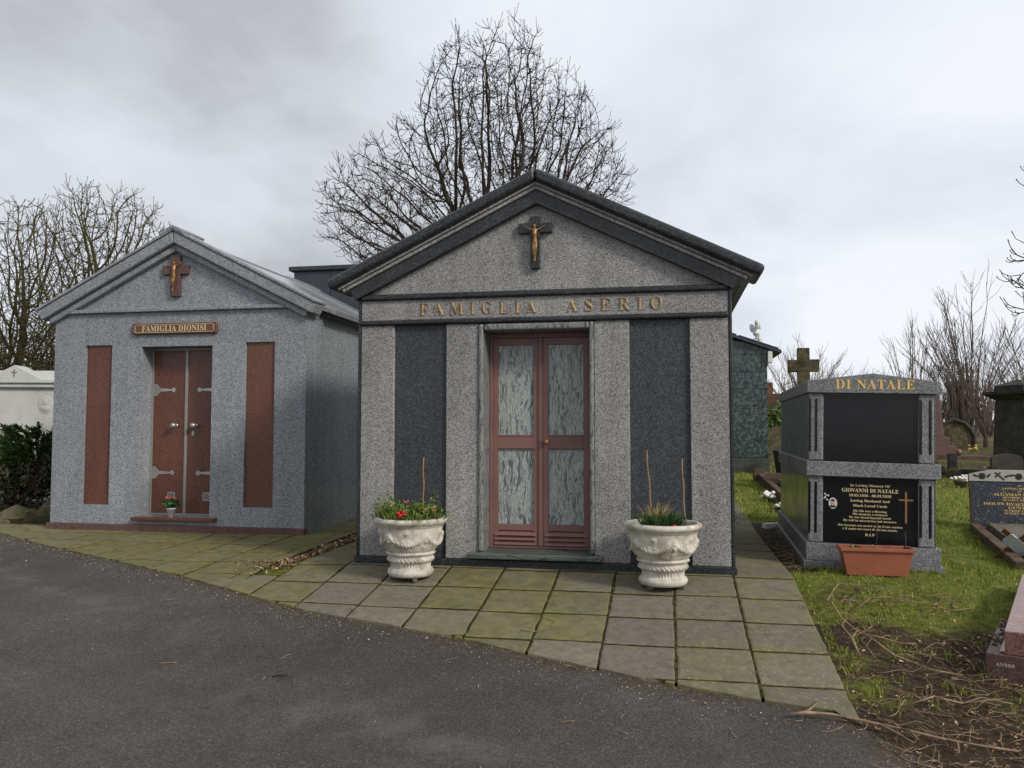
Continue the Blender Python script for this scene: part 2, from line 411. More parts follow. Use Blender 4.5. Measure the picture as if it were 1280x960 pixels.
rv = []; dirt = []; worn = []; ru = axis([(-60,-8,4),(-8,5,.12),(5,60,5)]); rt = [0,.06,.14,.24,.36,.5,.7,1,1.4,1.9,2.5,3.2,4,5,6.5,8.5,11,15,20]
for u in ru:
    for t in rt:
        v = vedge(u)+t; rv.append(P(u, v, .008))
        d = .85*math.exp(-t/.27)
        if u > 2.6: d = max(d, (.9*sm(2.9, 4.2, u))*sm(1.3, .2, t))
        dirt.append(d)
        worn.append(math.exp(-((t-1.25-.1*u)/.16)**2)*sm(-4.5,-3.5,u)*sm(2.6,1.6,u))
nt = len(rt); g = MB(); g.v = [tuple(p) for p in rv]
g.f = [(i*nt+j, i*nt+j+1, (i+1)*nt+j+1, (i+1)*nt+j) for i in range(len(ru)-1) for j in range(nt-1)]
structure(g.build('road', 'road', smooth=True, attrs={'dirt': ('POINT', dirt), 'worn': ('POINT', worn)}))

rng = random.Random(5)
pv = MB(); tint = []; moss = []; lich = []; edge = []
def slab(u0, u1, v0, v1, mo, li=0.0, skew=0.0):
    g_ = .0075
    u0 += g_+rng.uniform(0,.004); u1 -= g_+rng.uniform(0,.004); v0 += .013+rng.uniform(0,.005); v1 -= .013+rng.uniform(0,.005)
    n = 9; ua = [u0+(u1-u0)*i/n for i in range(n+1)]
    wob = lambda a, b, c: .0075*mnoise.noise((a*9, b*9, c))+.005*mnoise.noise((a*31, b*31, c))
    bot = [min(v1+wob(u, v1, 2.2), vedge(u)-.004+.012*mnoise.noise((u*9, 1.3, 0))) for u in ua]
    if max(bot) < v0+.03: return
    keep = [(u, b) for u, b in zip(ua, bot) if b > v0+.012]
    if len(keep) < 2: return
    top = [(u, v0+wob(u, v0, 7.7)) for u, b in keep]
    vl = keep[0][1]; vr = keep[-1][1]
    lft = [(keep[0][0]+wob(u0, v0+(vl-v0)*k/6, 4.4), v0+(vl-v0)*k/6) for k in range(5, 0, -1)]
    rgt = [(keep[-1][0]+wob(u1, v0+(vr-v0)*k/6, 5.9), v0+(vr-v0)*k/6) for k in range(1, 6)]
    poly = top+rgt+keep[::-1]+lft
    dz = rng.uniform(-.0015, .0025); ta = rng.uniform(-.005, .005); tb = rng.uniform(-.005, .005)
    cu, cv = (u0+u1)/2, (v0+v1)/2
    def pt(u, v, z): return P(u+skew*(v-v0), v, z+dz+ta*(u-cu)+tb*(v-cv))
    k = len(poly); o = len(pv.v)
    cpx = sum(p[0] for p in poly)/k; cpy = sum(p[1] for p in poly)/k
    ins = [(cpx+(u-cpx)*.95, cpy+(v-cpy)*.95) for u, v in poly]; in2 = [(cpx+(u-cpx)*.62, cpy+(v-cpy)*.62) for u, v in poly]
    pv.v += [tuple(pt(u, v, -.06)) for u, v in poly]+[tuple(pt(u, v, .0185)) for u, v in poly]+[tuple(pt(u, v, .0225)) for u, v in ins]+[tuple(pt(u, v, .0235)) for u, v in in2]
    edge.extend([1.0]*(2*k)+[.75]*k+[0.0]*k)
    new = [(i+r*k, (i+1)%k+r*k, (i+1)%k+(r+1)*k, i+(r+1)*k) for r in range(3) for i in range(k)]+[tuple(range(3*k, 4*k))]
    pv.f += [tuple(x+o for x in f[::-1]) for f in new]
    t = rng.random(); tint.extend([t]*len(new)); moss.extend([mo]*len(new)); lich.extend([li]*len(new))
pit = .487
GREY = {(0,0):.36, (0,1):.22, (0,2):.2, (0,3):.3, (1,0):.4, (1,1):.22, (1,2):.24, (5,0):.36, (5,1):.2, (5,2):.2, (5,3):.3, (4,0):.42, (4,3):.38, (2,2):.4}
for i in range(-2, 8):
    u0 = -.06+pit*(i); u1 = u0+pit
    if i == 7: u1 = 3.84
    for j in range(-12, 6):
        v0 = .06+pit*(j-1)+(.02 if i % 2 else 0); v1 = v0+pit
        if j < 0 and 0 <= i < 7: continue
        if i < -1 and j < 2: continue
        mo = GREY.get((i, j-1) if j >= 1 else (i, 0), .72)+.06
        mo += rng.uniform(-.06, .06)
        if i >= 6 : mo = .5+rng.uniform(-.05,.05)
        if j <= 0: mo = .6
        slab(u0, u1, v0, v1, mo, 1.0 if i >= 6 and j > 1 else (.35 if i >= 3 else 0))
for i in range(-13, 6):
    u0 = -3.38+pit*i; u1 = u0+pit
    if u1 > -.78: u1 = min(u1, -.80)
    if u1-u0 < .1: continue
    for j in range(-9, 9):
        v0 = -2.03+pit*j+(.03 if i % 2 else 0); v1 = v0+pit
        if j < 0 and u0 < -2.4: continue
        if u0 < -5.9: continue
        slab(u0, u1, v0, v1, .88+rng.uniform(-.1, .08) - (.12 if u0 < -4.2 else 0), 0)
for v0 in (.42, .9): slab(-.80, -1.034+pit+.0, v0, v0+pit, .6)
pav = pv.build('pavement', 'pave', attrs={'tint': ('FACE', tint), 'moss': ('FACE', moss), 'lichen': ('FACE', lich), 'edge': ('POINT', edge)})
structure(pav)
jb = MB()
def jsheet(ua, va, vb=None):
    for u0, u1 in zip(ua, ua[1:]):
        for v0, v1 in zip(va, va[1:]):
            b0, b1 = min(v1, vedge(u0)-.035), min(v1, vedge(u1)-.035)
            if b0 <= v0 and b1 <= v0: continue
            b0, b1 = max(b0, v0), max(b1, v0)
            jb.add([P(u0, v0, .0165), P(u1, v0, .0165), P(u1, b1, .0165), P(u0, b0, .0165)], [(3,2,1,0)])
jsheet(axis([(-5.85,-.79,.15)]), axis([(-5.6,2,.15)]))
jsheet(axis([(-.79,-.55,.1)]), axis([(.4,2,.15)]))
jsheet(axis([(-.55,3.82,.15)]), axis([(-5.2,2.6,.15)]))
structure(jb.build('pavement_bed', 'joint'))

# ------------------------------------------------------------------ tombs: shared bits
def gable(mb, cx, za, s, half, th, y0, y1, square=True):
    """two raking bands meeting at (cx,za), falling s, th thick (vertical)"""
    k = th*s/(1+s*s) if square else 0
    mb.prism([(cx, za-th), (cx+half-k, za-th-s*(half-k)), (cx+half, za-s*half), (cx, za)], y0, y1)
    mb.prism([(cx, za), (cx-half, za-s*half), (cx-half+k, za-th-s*(half-k)), (cx, za-th)], y0, y1)
def crucifix(root, cx, z0, z1, zb0, zb1, xa, xb, w, y, matc, lean=0):
    c = MB()
    h = w/2
    c.prism([(cx-h,z0),(cx+h,z0),(cx+h,zb0),(xb,zb0),(xb,zb1),(cx+h,zb1),(cx+h,z1),(cx-h,z1),(cx-h,zb1),(xa,zb1),(xa,zb0),(cx-h,zb0)], y-.045, y+.004)
    cr = c.build('cross', matc, root, .005)
    H = (z1-z0)*.72; f = MB(); zt = z1-(z1-z0)*.2; yy = y-.045-.016
    q = lambda x, z, d=0: (cx+x*H+lean*(zt-z*H-zt)*0+lean*z*H, yy-d*H, zt-z*H)
    f.ball(q(-.005,.0,.02), (.042*H,.045*H,.055*H), 8)
    f.tube([q(0,.06),q(0,.12),q(.0,.22,.02),q(.01,.33,.02),q(.008,.43,.01)], [.03*H,.065*H,.07*H,.052*H,.066*H], 8)
    f.tube([q(-.03,.11),q(-.16,.07),q(-.27,-.01)], [.032*H,.024*H,.018*H], 6); f.tube([q(.03,.11),q(.16,.07),q(.27,-.01)], [.032*H,.024*H,.018*H], 6)
    f.ball(q(-.29,-.025),.022*H,5); f.ball(q(.29,-.025),.022*H,5)
    f.tube([q(-.03,.42),q(-.035,.62,.04),q(-.012,.86)], [.046*H,.036*H,.022*H], 7); f.tube([q(.035,.42),q(.03,.62,.04),q(.012,.86)], [.046*H,.036*H,.022*H], 7)
    f.ball(q(0,.92,.02),(.032*H,.03*H,.05*H),6)
    f.ball(q(0,.44,.01),(.085*H,.06*H,.06*H),7)
    fuse(f, H*.02, 'figure', 'bronze', cr, 1)
    return cr

# ------------------------------------------------------------------ the big grey tomb
A = thing('mausoleum', 'large grey granite family tomb with charcoal cornice and dark panels, between the two white urns', 'mausoleum', OA, YA)
W = 3.373; DEP = 2.9; CX = W/2
m = MB(); m.box(.03, W-.03, .34, DEP, .0, 2.5); m.box(.03, 1.19, .045, .34, .05, 2.5); m.box(2.155, W-.03, .045, .34, .05, 2.5); m.box(1.19, 2.155, .045, .34, 2.14, 2.5); m.box(1.19, 2.155, .06, .34, .0, .09)
m.build('wall', 'light', A)
m = MB(); m.box(-.012, W+.012, -.03, DEP+.02, -.12, .08); m.build('plinth', 'trim', A, .006)
for a, b in ((.028,.349),(.846,1.148),(2.192,2.501),(3.017,3.345)):
    m = MB(); m.box(a, b, -.004, .044, .081, 2.196); m.build('pilaster', 'light', A, .007)
for a, b in ((.351,.844),(2.503,3.015)):
    m = MB(); m.box(a, b, .024, .044, .081, 2.196); m.build('panel', 'panel', A)
for a, b in ((0,.026),(3.347,W)):
    m = MB(); m.box(a, b, -.012, .06, .081, 2.5); m.build('corner_trim', 'trim', A, .006)
m = MB(); m.box(.028, 3.345, .0, .044, 2.245, 2.43); m.build('frieze', 'light', A, .004)
for a, b in ((2.198,2.243),(2.432,2.486)):
    m = MB(); m.box(.028, 3.345, -.034, .044, a, b); m.build('moulding', 'trim', A, .017, 4)
S = .485; ZA = 3.56
m = MB(); m.prism([(.03,2.488),(W-.03,2.488),(CX,2.488+(CX-.03)*.502)], .012, .3); m.build('tympanum', 'light', A)
m = MB(); gable(m, CX, ZA, S, 1.96, .115, -.16, .35); m.build('cornice', 'trim', A, .035, 4)
m = MB(); gable(m, CX, ZA-.114, S, 1.86, .026, -.105, .3); gable(m, CX, ZA-.145, S, 1.82, .032, -.085, .3); m.build('cornice_band', 'light', A, .004)
m = MB(); gable(m, CX, ZA-.1405, S, 1.83, .004, -.08, .3); gable(m, CX, ZA-.178, S, 1.75, .122, -.06, .3); m.build('cornice_roll', 'trim', A, .04, 4)
m = MB(); gable(m, CX, ZA-.012, S, 1.9, .1, .352, DEP+.15); m.build('roof', 'trim', A, .01)
for a, b in ((W-.02, W+.12), (-.12, .02)):
    m = MB(); m.box(a, b, .36, DEP+.1, 2.56, 2.6); m.build('eaves', 'trim', A, .005)
# door surround
m = MB()
m.box(1.149, 1.196, -.026, .338, .15, 2.19); m.build('door_jamb', 'jamb', A, .02, 4)
m = MB(); m.box(2.15, 2.191, -.026, .338, .15, 2.19); m.build('door_jamb', 'jamb', A, .018, 4)
m = MB(); m.box(1.197, 2.149, -.026, .338, 2.128, 2.19); m.build('door_head', 'jamb', A, .018, 4)
m = MB(); m.box(1.075, 2.262, -.10, .338, .096, .148); m.build('sill', 'sill', A, .014, 3)
yd = .27
m = MB(); m.box(1.197, 1.226, yd-.03, yd+.06, .15, 2.127); m.box(2.12, 2.149, yd-.03, yd+.06, .15, 2.127); m.box(1.226, 2.12, yd-.03, yd+.06, 2.085, 2.127); m.box(1.226, 2.12, yd-.02, yd+.06, .15, .168); m.build('door_frame', 'bronze_door', A, .004)
def a_door(x0, x1, knob):
    d = MB(); st = .048
    d.box(x0, x0+st, yd-.012, yd+.03, .17, 2.083); d.box(x1-st, x1, yd-.012, yd+.03, .17, 2.083)
    for a, b in ((2.02,2.083),(1.055,1.185),(.31,.365),(.17,.182)): d.box(x0+st, x1-st, yd-.012, yd+.03, a, b)
    for a, b in ((1.062,1.066),(1.174,1.178)): d.box(x0+st, x1-st, yd-.017, yd-.012, a, b)
    D_ = d.build('door', 'bronze_door', A, .003)
    for a, b in ((.366,1.054),(1.186,2.019)):
        b_ = MB(); b_.box(x0+st+.001, x1-st-.001, yd+.008, yd+.022, a, b); b_.build('marble_panel', 'marble', D_)
    l = MB(); n = 3
    for k in range(n):
        z = .183+k*.042
        l.add([(x0+st-.03,yd-.03,z),(x1-st+.03,yd-.03,z),(x1-st+.03,yd-.026,z+.006),(x0+st-.03,yd-.026,z+.006),(x0+st-.03,yd+.01,z+.044),(x1-st+.03,yd+.01,z+.044),(x1-st+.03,yd+.014,z+.04),(x0+st-.03,yd+.014,z+.04)],
              [(0,1,2,3),(3,2,5,4),(4,5,6,7),(0,7,6,1),(0,3,4,7),(1,6,5,2)])
    l.build('louvre', 'bronze_door', D_)
    if knob:
        k = MB(); k.tube([(x0+.024+.012,yd-.012,1.122),(x0+.036,yd-.05,1.122)], .009, 8); k.ball((x0+.036,yd-.06,1.122), .026, 8); k.build('door_knob', 'bronze', D_, smooth=True)
        k = MB(); k.tube([(x0-.026,yd-.03,1.122),(x0-.026,yd-.022,1.122)], .008, 8); k.build('keyhole', 'hole_shade', D_)
a_door(1.228, 1.655, False); a_door(1.697, 2.118, True)
m = MB(); m.box(1.657, 1.695, yd-.028, yd+.03, .17, 2.084); m.build('door_post', 'bronze_door', A, .004)
lettering([text_mesh('FAMIGLIA', .112, 1.085, 1.75, .008, 1.137, 2.283, 0.0, -.0095), text_mesh('ASERIO', .112, .84, 1.75, .008, 2.37, 2.283, 0.0, -.0095)], 'gold_dull', A)
crucifix(A, 1.672, 2.676, 3.15, 2.998, 3.088, 1.522, 1.826, .082, .012, 'trim')

# ------------------------------------------------------------------ the blue-grey tomb on the left
OD = Vector((-5.7397, 10.1807, 0)); OD.z = 0
D = thing('mausoleum', 'blue grey granite family tomb with red granite panels and red double doors', 'mausoleum', OD, YA)
WD = 3.401; DD = 3.6; CD = WD/2+.004
m = MB(); m.box(.036, 3.391, .262, DD, .0, 2.66)
for a, b in ((.036,.475),(.838,1.24),(2.188,2.62),(2.995,3.391)): m.box(a, b, 0, .262, .088, 2.268)
m.box(.475, .838, 0, .262, .088, .316); m.box(2.62, 2.995, 0, .262, .088, .318)
m.box(1.24, 2.188, .0, .262, .088, .19)
m.box(.036, 3.391, 0, .262, 2.268, 2.66)
m.box(1.24, 2.188, .0, .262, 2.24, 2.268)
m.box(.475, .838, .06, .262, .316, 2.268); m.box(2.62, 2.995, .06, .262, .318, 2.268)
m.build('wall', 'blue', D)
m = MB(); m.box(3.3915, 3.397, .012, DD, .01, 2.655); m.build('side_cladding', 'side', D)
m = MB(); m.box(.006, 3.405, -.03, .06, -.1, .086); m.build('plinth', 'redmat', D, .006)
for a, b, z0 in ((.477,.836,.318),(2.622,2.993,.32)):
    m = MB(); m.box(a, b, .03, .058, z0, 2.266); m.build('panel', 'red', D)
m = MB(); m.box(1.2, 2.292, -.085, .24, .146, .186); m.build('step', 'red', D, .008)
for a, b in ((1.241,1.262),(2.166,2.187),(1.697,1.733)):
    m = MB(); m.box(a, b, .218, .26, .19, 2.205); m.build('door_strip', 'alu', D, .003)
m = MB(); m.box(1.241, 2.187, .218, .26, 2.206, 2.238); m.build('door_head', 'alu', D, .003)
def d_door(x0, x1, flip):
    d = MB(); d.box(x0, x1, .232, .26, .208, 2.204); D_ = d.build('door', 'red', D, .002)
    t = MB(); t.box(x0, x1, .224, .26, .187, .206); t.build('bottom_strip', 'alu', D_)
    X = (lambda q: x0+q) if not flip else (lambda q: x1-q)
    for z in (1.72, .70):
        h = MB()
        pts = [(0,-.075),(.05,-.075),(.065,-.05),(.085,-.035),(.085,-.022),(.25,-.011),(.25,-.018),(.28,-.034),(.31,0)]
        pts = pts+[(x,-y) for x, y in pts[-2::-1]]
        poly = [(X(x), z+y) for x, y in pts]
        if flip: poly = poly[::-1]
        h.prism(poly, .225, .233); h.build('hinge_strap', 'steel', D_)
    k = MB(); xk = X(.318 if not flip else .318)
    k.tube([(xk,.232,1.28),(xk,.19,1.28)], .012, 8); k.tube([(xk,.226,1.28),(xk,.231,1.28)], .026, 10); k.ball((xk,.165,1.28), .036, 9); k.build('door_knob', 'steel', D_, smooth=True)
    if flip:
        k = MB(); k.lathe([(.02,0),(.02,.006)], 12); k.v = [(X(.355)+a*.8, .226+c, 1.185+b*1.5) for a, b, c in k.v]; k.build('keyhole', 'steel', D_)
    xv = X(.27 if not flip else .155); v = MB()
    for a, b, c, e in ((-.05,.05,.038,.05),(-.05,.05,-.05,-.038),(-.05,-.038,-.038,.038),(.038,.05,-.038,.038)): v.box(xv+a, xv+b, .224, .233, .413+c, .413+e)
    for k_ in (-.4, -.13, .13, .4):
        mt = Matrix.Translation((xv, .229, .413)) @ Matrix.Rotation(R(45), 4, 'Y'); v.box(-.045+abs(k_)*.02, .045-abs(k_)*.02, -.002, .003, k_*.09-.006, k_*.09+.006, mt)
    v.build('vent_grille', 'steel', D_)
    v = MB(); v.box(xv-.037, xv+.037, .2295, .2325, .376, .45); v.build('vent_shade', 'hole_shade', D_)  # black sheet on the uncut door, painted as the dark behind the grille
d_door(1.263, 1.696, False); d_door(1.734, 2.165, True)
m = MB(); m.box(-.03, 3.42, -.05, .3, 2.662, 2.708); m.build('moulding', 'blue', D, .01, 3)
SD = .503; ZD = 3.665
m = MB(); m.prism([(.03,2.71),(3.39,2.71),(CD,2.71+(CD-.03)*.5)], .01, .3); m.build('tympanum', 'blue', D)
m = MB(); gable(m, CD, ZD, SD, 1.87, .035, -.13, .16); m.build('cornice_cap', 'blue', D, .006)
m = MB(); gable(m, CD, ZD-.036, SD, 1.85, .15, -.115, .15); m.build('cornice', 'blue', D, .02, 3)
m = MB(); gable(m, CD, ZD-.188, SD, 1.73, .085, -.06, .3); m.build('cornice_roll', 'blue', D, .02, 3)
m = MB(); gable(m, CD, ZD-.05, SD, 1.83, .06, .162, DD+.1)
rf = m.build('roof', 'roof', D, .004)
m = MB(); gable(m, CD, ZD-.03, SD, .2, .05, .503, DD+.12); m.build('ridge_cap', 'roof', rf, .006)
m = MB(); gable(m, CD, ZD+.03, SD, .17, .045, -.14, .3); m.build('ridge_stone', 'blue', rf, .006)
for s_ in (1, -1):
    m = MB(); mt = Matrix.Translation((CD+s_*1.8, 0, ZD-.07-SD*1.8)) @ Matrix.Rotation(s_*math.atan(SD), 4, 'Y')
    m.box(-.1, .1, .36, DD+.12, -.03, .04, mt); m.build('roof_kerb', 'roof', rf, .006)
    m = MB(); mt2 = Matrix.Translation((CD+s_*1.1, 0, ZD-.05-SD*1.1)) @ Matrix.Rotation(s_*math.atan(SD), 4, 'Y')
    m.box(-.9, .7, 2.45, 2.5, -.03, .015, mt2); m.build('roof_rib', 'roof', rf, .004)
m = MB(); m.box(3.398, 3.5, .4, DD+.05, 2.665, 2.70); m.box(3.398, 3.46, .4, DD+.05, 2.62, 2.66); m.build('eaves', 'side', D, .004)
pl = MB(); pl.box(1.13, 2.262, -.04, -.001, 2.385, 2.52); pl = pl.build('name_plaque', 'red', D, .012, 3)
lettering([text_mesh('FAMIGLIA DIONISI', .072, .86, 1.05, .002, 1.696, 2.418, -.04)], 'goldpale', pl)
b = MB()
poly = [(1.165,2.43),(1.19,2.405),(2.202,2.405),(2.227,2.43),(2.215,2.452),(2.227,2.475),(2.202,2.5),(1.19,2.5),(1.165,2.475),(1.177,2.452)]
for (x0, z0), (x1, z1) in zip(poly, poly[1:]+poly[:1]): b.tube([(x0,-.0415,z0),(x1,-.0415,z1)], .003, 5)
b.build('border_line', 'goldpale', pl)
crucifix(D, 1.692, 2.842, 3.345, 3.11, 3.222, 1.52, 1.862, .13, .01, 'redmat', -.05)

# ------------------------------------------------------------------ the two-tier tomb on the right
N = thing('tomb', 'two tier grey granite tomb with black inscription panel, behind the terracotta trough', 'tomb', (2.6043, 7.3878, -.012), rot=(0, .0246, -.2334))
W0 = 1.156; DN = 3.0
m = MB(); m.box(0, W0, 0, DN+.06, -.12, .083); m.build('plinth', 'natale', N, .005)
m = MB(); m.box(.0235, W0-.0235, .0235, DN, .084, .2387); m.build('base_course', 'natale', N, .005)
for nm, z0, z1 in (('lower_chamber', .2395, .8355), ('upper_chamber', .9695, 1.584)):
    m = MB(); m.box(.05, W0-.05, .09, DN-.04, z0, z1); ch = m.build(nm, 'natside', N, .003)
    m = MB(); m.box(.168, .958, .075, .091, z0+.001, z1-.001); pn = m.build('panel', 'black', ch)
    if nm == 'lower_chamber': NP = pn
    for x in (.04, .956):
        c = MB(); zz0, zz1 = z0, z1
        # column with two flutes
        xs = [0,.03,.034,.05,.054,.079-.0,.083,.099,.103,.13]
        c.prism([(x, zz0), (x+.13, zz0), (x+.13, zz1), (x, zz1)], .052, .0885)
        co_ = c.build('column', 'natale', ch, .018, 4)
        fl = MB()
        for fx in ((.012, .066) if x < .5 else (.018, .096)):
            w_ = .011
            fl.prism([(x+fx-w_, zz0+.085), (x+fx+w_, zz0+.085), (x+fx+w_, zz1-.06), (x+fx, zz1-.05), (x+fx-w_, zz1-.06)], .0495, .054)
        fl.build('flute', 'black', co_)
m = MB(); m.box(.0235, W0-.0235, .0235, DN-.01, .8365, .9685); m.build('middle_slab', 'natale', N, .006)
m = MB(); m.prism([(.0235,1.585),(W0-.0235,1.585),(W0-.0235,1.6927),(W0/2,1.763),(.0235,1.6927)], .0235, DN-.01); ts = m.build('top_slab', 'natale', N, .005)
lettering([text_mesh('DI NATALE', .082, .655, 1.12, .004, .592, 1.623, .0235)], 'gold', ts)
yb = .075
L = [('In Loving Memory Of', .02, .33, .752, .565), ('GIOVANNI DI NATALE', .032, .47, .702, .565), ('18.03.1936 - 08.03.2020', .021, .35, .662, .565),
     ('Loving Husband And', .022, .325, .616, .565), ('Much Loved Uncle', .022, .285, .572, .565), ('His life was a blessing', .018, .28, .527, .565), ('His memory a treasure', .018, .29, .499, .565),
     ('He was loved beyond words', .018, .35, .470, .565), ('He will be missed beyond measure.', .018, .445, .441, .565), ('Hai lasciato nei nostri occhi il tuo sorriso', .018, .535, .397, .565),
     ('e il canto nei cuori di chi hai amato.', .018, .455, .367, .565), ('R.I.P', .022, .08, .316, .565)]
lettering([text_mesh(t, c, w, 1.0, .0015, x, z, yb) for t, c, w, z, x in L], 'goldpale', NP)
c = MB(); c.box(.852, .868, yb-.006, yb-.0005, .441, .72); c.box(.801, .851, yb-.006, yb-.0005, .64, .654); c.box(.869, .92, yb-.006, yb-.0005, .64, .654); c.build('inlaid_cross', 'bronze', NP)
def oval(a, b, cx, cz, y0, y1, n=24): 
    q = MB(); q.prism([(cx+a*math.cos(2*PI*k/n), cz+b*math.sin(2*PI*k/n)) for k in range(n)], y0, y1); return q
ph = oval(.036, .05, .254, .594, yb-.008, yb-.0005).build('portrait', 'photo', NP)
oval(.0165, .023, .254, .602, yb-.0105, yb-.0085).build('face', 'skin', ph)
q = MB(); q.prism([(.226,.566),(.24,.556),(.268,.556),(.282,.566),(.27,.58),(.254,.574),(.238,.58)], yb-.0105, yb-.0085); q.build('jacket', 'suit', ph)
q = oval(.017,.01,.254,.621,yb-.0115,yb-.0107); q.build('hair', 'suit', ph)
m = MB(); r2 = random.Random(3)
for k in range(7): m.ball((.19+r2.uniform(-.012,.03), .06+r2.uniform(-.01,.01), .655+r2.uniform(-.035,.03)), .008, 4)
tag(m.build('dried_flower', 'flower_white'), 'tiny dried white flowers stuck at the left edge of the inscription panel', 'flower')
o = bpy.data.objects['dried_flower']; o.location = N.location; o.rotation_euler = N.rotation_euler

# ------------------------------------------------------------------ urns
def urn_disp(t, z, r):
    d = 0
    if .105 < z < .15: d += .011*max(0, math.cos(t*44))
    if .153 < z < .19: d += .006*math.cos(t*34+z*200)
    if .212 < z < .228: d += .006*math.cos(t*60)
    if .238 < z < .44:
        ph = (t*5/(2*PI)) % 1.0; x = ph-.5                      # five swags
        zc = .30+.30*x*x*1.0
        dist = abs(z-zc)
        d += .026*math.exp(-(dist/.021)**2)*(.65+.5*math.sin(t*62)*math.cos(z*190))
        dx = min(abs(ph), abs(1-ph))                            # scrolled cartouche between the swags
        d += .024*math.exp(-(dx/.05)**2-((z-.335)/.055)**2)*(.7+.5*math.cos(math.hypot(dx*28, (z-.335)*42)*2.4))
        d += .02*math.exp(-((abs(x)-.0)/.06)**2-((z-.405)/.02)**2)*(.7+.5*math.cos(x*160))
        d += .006*math.exp(-(abs(dist-.035)/.008)**2)*max(0, math.sin(t*30))
    if .43 < z < .447: d += .003*math.cos(t*80)
    return d
def fine(pts, step=.006):
    o = []
    for (a, b), (c, e) in zip(pts, pts[1:]):
        n = max(1, int(math.hypot(c-a, e-b)/step)); o += [(a+(c-a)*i/n, b+(e-b)*i/n) for i in range(n)]
    return o+[pts[-1]]
URN = [(.15,.025),(.185,.028),(.2,.045),(.205,.065),(.195,.085),(.172,.1),(.165,.115),(.172,.145),(.198,.152),(.208,.17),(.2,.186),(.186,.192),(.19,.205),(.212,.213),(.216,.226),(.205,.236),
       (.225,.255),(.247,.29),(.262,.33),(.272,.38),(.28,.425),(.284,.448),(.292,.452),(.30,.466),(.318,.478),(.326,.495),(.322,.51),(.308,.52),(.285,.521),(.272,.505),(.268,.46),(.1,.455)]
URN = [(r*.965, z) for r, z in URN]
um = MB(); um.lathe(fine(URN), 220, fn=urn_disp)
def make_urn(first=None):
    U = thing('urn_planter', '', 'urn', group='white urn planters before the tomb doors')
    um.build('urn_body', 'urn', U, smooth=True)
    s = MB(); s.lathe([(.255,.47),(.2,.482),(.1,.49),(.001,.492)], 24, fn=lambda t, z, r: .004*math.sin(5*t)); s.build('soil', 'soil', U, smooth=True)
    for a in (.6, 2.7, 4.75):
        f = MB(); f.frus((.028,.02), (.024,.018), 0, .03, Matrix.Translation((.15*math.cos(a), .15*math.sin(a), 0)) @ Matrix.Rotation(a, 4, 'Z')); f.build('foot', 'greystone', U, .004)
    return U
U1 = make_urn(); U1['label'] = 'ornate white urn full of bushy red flowered plants, left of the brown door'
UL = P(.645, .385, .023); UR = P(2.775, .385, .023)
set_loc(U1, UL, .3)
U2 = copy_tree(U1); U2['label'] = 'ornate white urn with a sparse clump and straw, right of the brown door'; set_loc(U2, UR, 1.1)

def blades(n, rng, base, spread, h, w, bend=.5, lean=.3, shape=None):
    """n grass-like blades -> MB and tints"""
    mb = MB(); tn = []
    for _ in range(n):
        a = rng.uniform(0, 2*PI); r = math.sqrt(rng.random())
        bx, by = base[0]+spread[0]*r*math.cos(a), base[1]+spread[1]*r*math.sin(a)
        hh = h*rng.uniform(.5, 1.15); d = Vector((rng.gauss(0, lean), rng.gauss(0, lean), 1)).normalized()
        d += Vector((math.cos(a), math.sin(a), 0))*r*.35
        s_ = Vector((-d.y, d.x, 0)); s_ = s_.normalized() if s_.length > .01 else Vector((1,0,0))
        if rng.random() < .6: s_ = Vector((math.cos(rng.uniform(0,6.3)), math.sin(rng.uniform(0,6.3)), 0))
        b0 = Vector((bx, by, base[2])); m1 = b0+d*hh*.55; tip = b0+d*hh+Vector((d.x, d.y, -.4))*hh*bend*rng.uniform(.2, 1)
        ww = w*rng.uniform(.6, 1.2); t = rng.random()
        mb.add([b0-s_*ww*.5, b0+s_*ww*.5, m1+s_*ww*.45, m1-s_*ww*.45, tip], [(0,1,2,3),(3,2,4)]); tn += [t, t]
    return mb, tn
def leaves(n, rng, blobs, size, aspect=.55, up=.3, inner=.25, mb=None, tn=None):
    """leaf faces through ellipsoid blobs [(centre, radii)]"""
    mb = mb or MB(); tn = tn if tn is not None else []
    wts = [b[1][0]*b[1][1]*b[1][2] for b in blobs]
    for _ in range(n):
        c, r = rng.choices(blobs, wts)[0]
        d = Vector((rng.gauss(0,1), rng.gauss(0,1), rng.gauss(0,1))).normalized()
        k = (inner+(1-inner)*rng.random()**.5)*(1+.16*mnoise.noise(Vector(c)*3+d*2.2))
        p = Vector(c)+Vector((d.x*r[0], d.y*r[1], d.z*r[2]))*k
        nrm = (d+Vector((rng.gauss(0,.6), rng.gauss(0,.6), rng.gauss(0,.6)+up))).normalized()
        a = nrm.orthogonal().normalized(); a = (Matrix.Rotation(rng.uniform(0, 2*PI), 3, nrm) @ a); b = nrm.cross(a)
        s_ = size*rng.uniform(.55, 1.3)
        mb.add([p-a*s_*.5, p+b*s_*aspect*.5+nrm*s_*.06, p+a*s_*.5, p-b*s_*aspect*.5+nrm*s_*.06], [(0,1,2,3)]); tn.append(min(1, max(0, rng.gauss(.5, .25))))
    return mb, tn

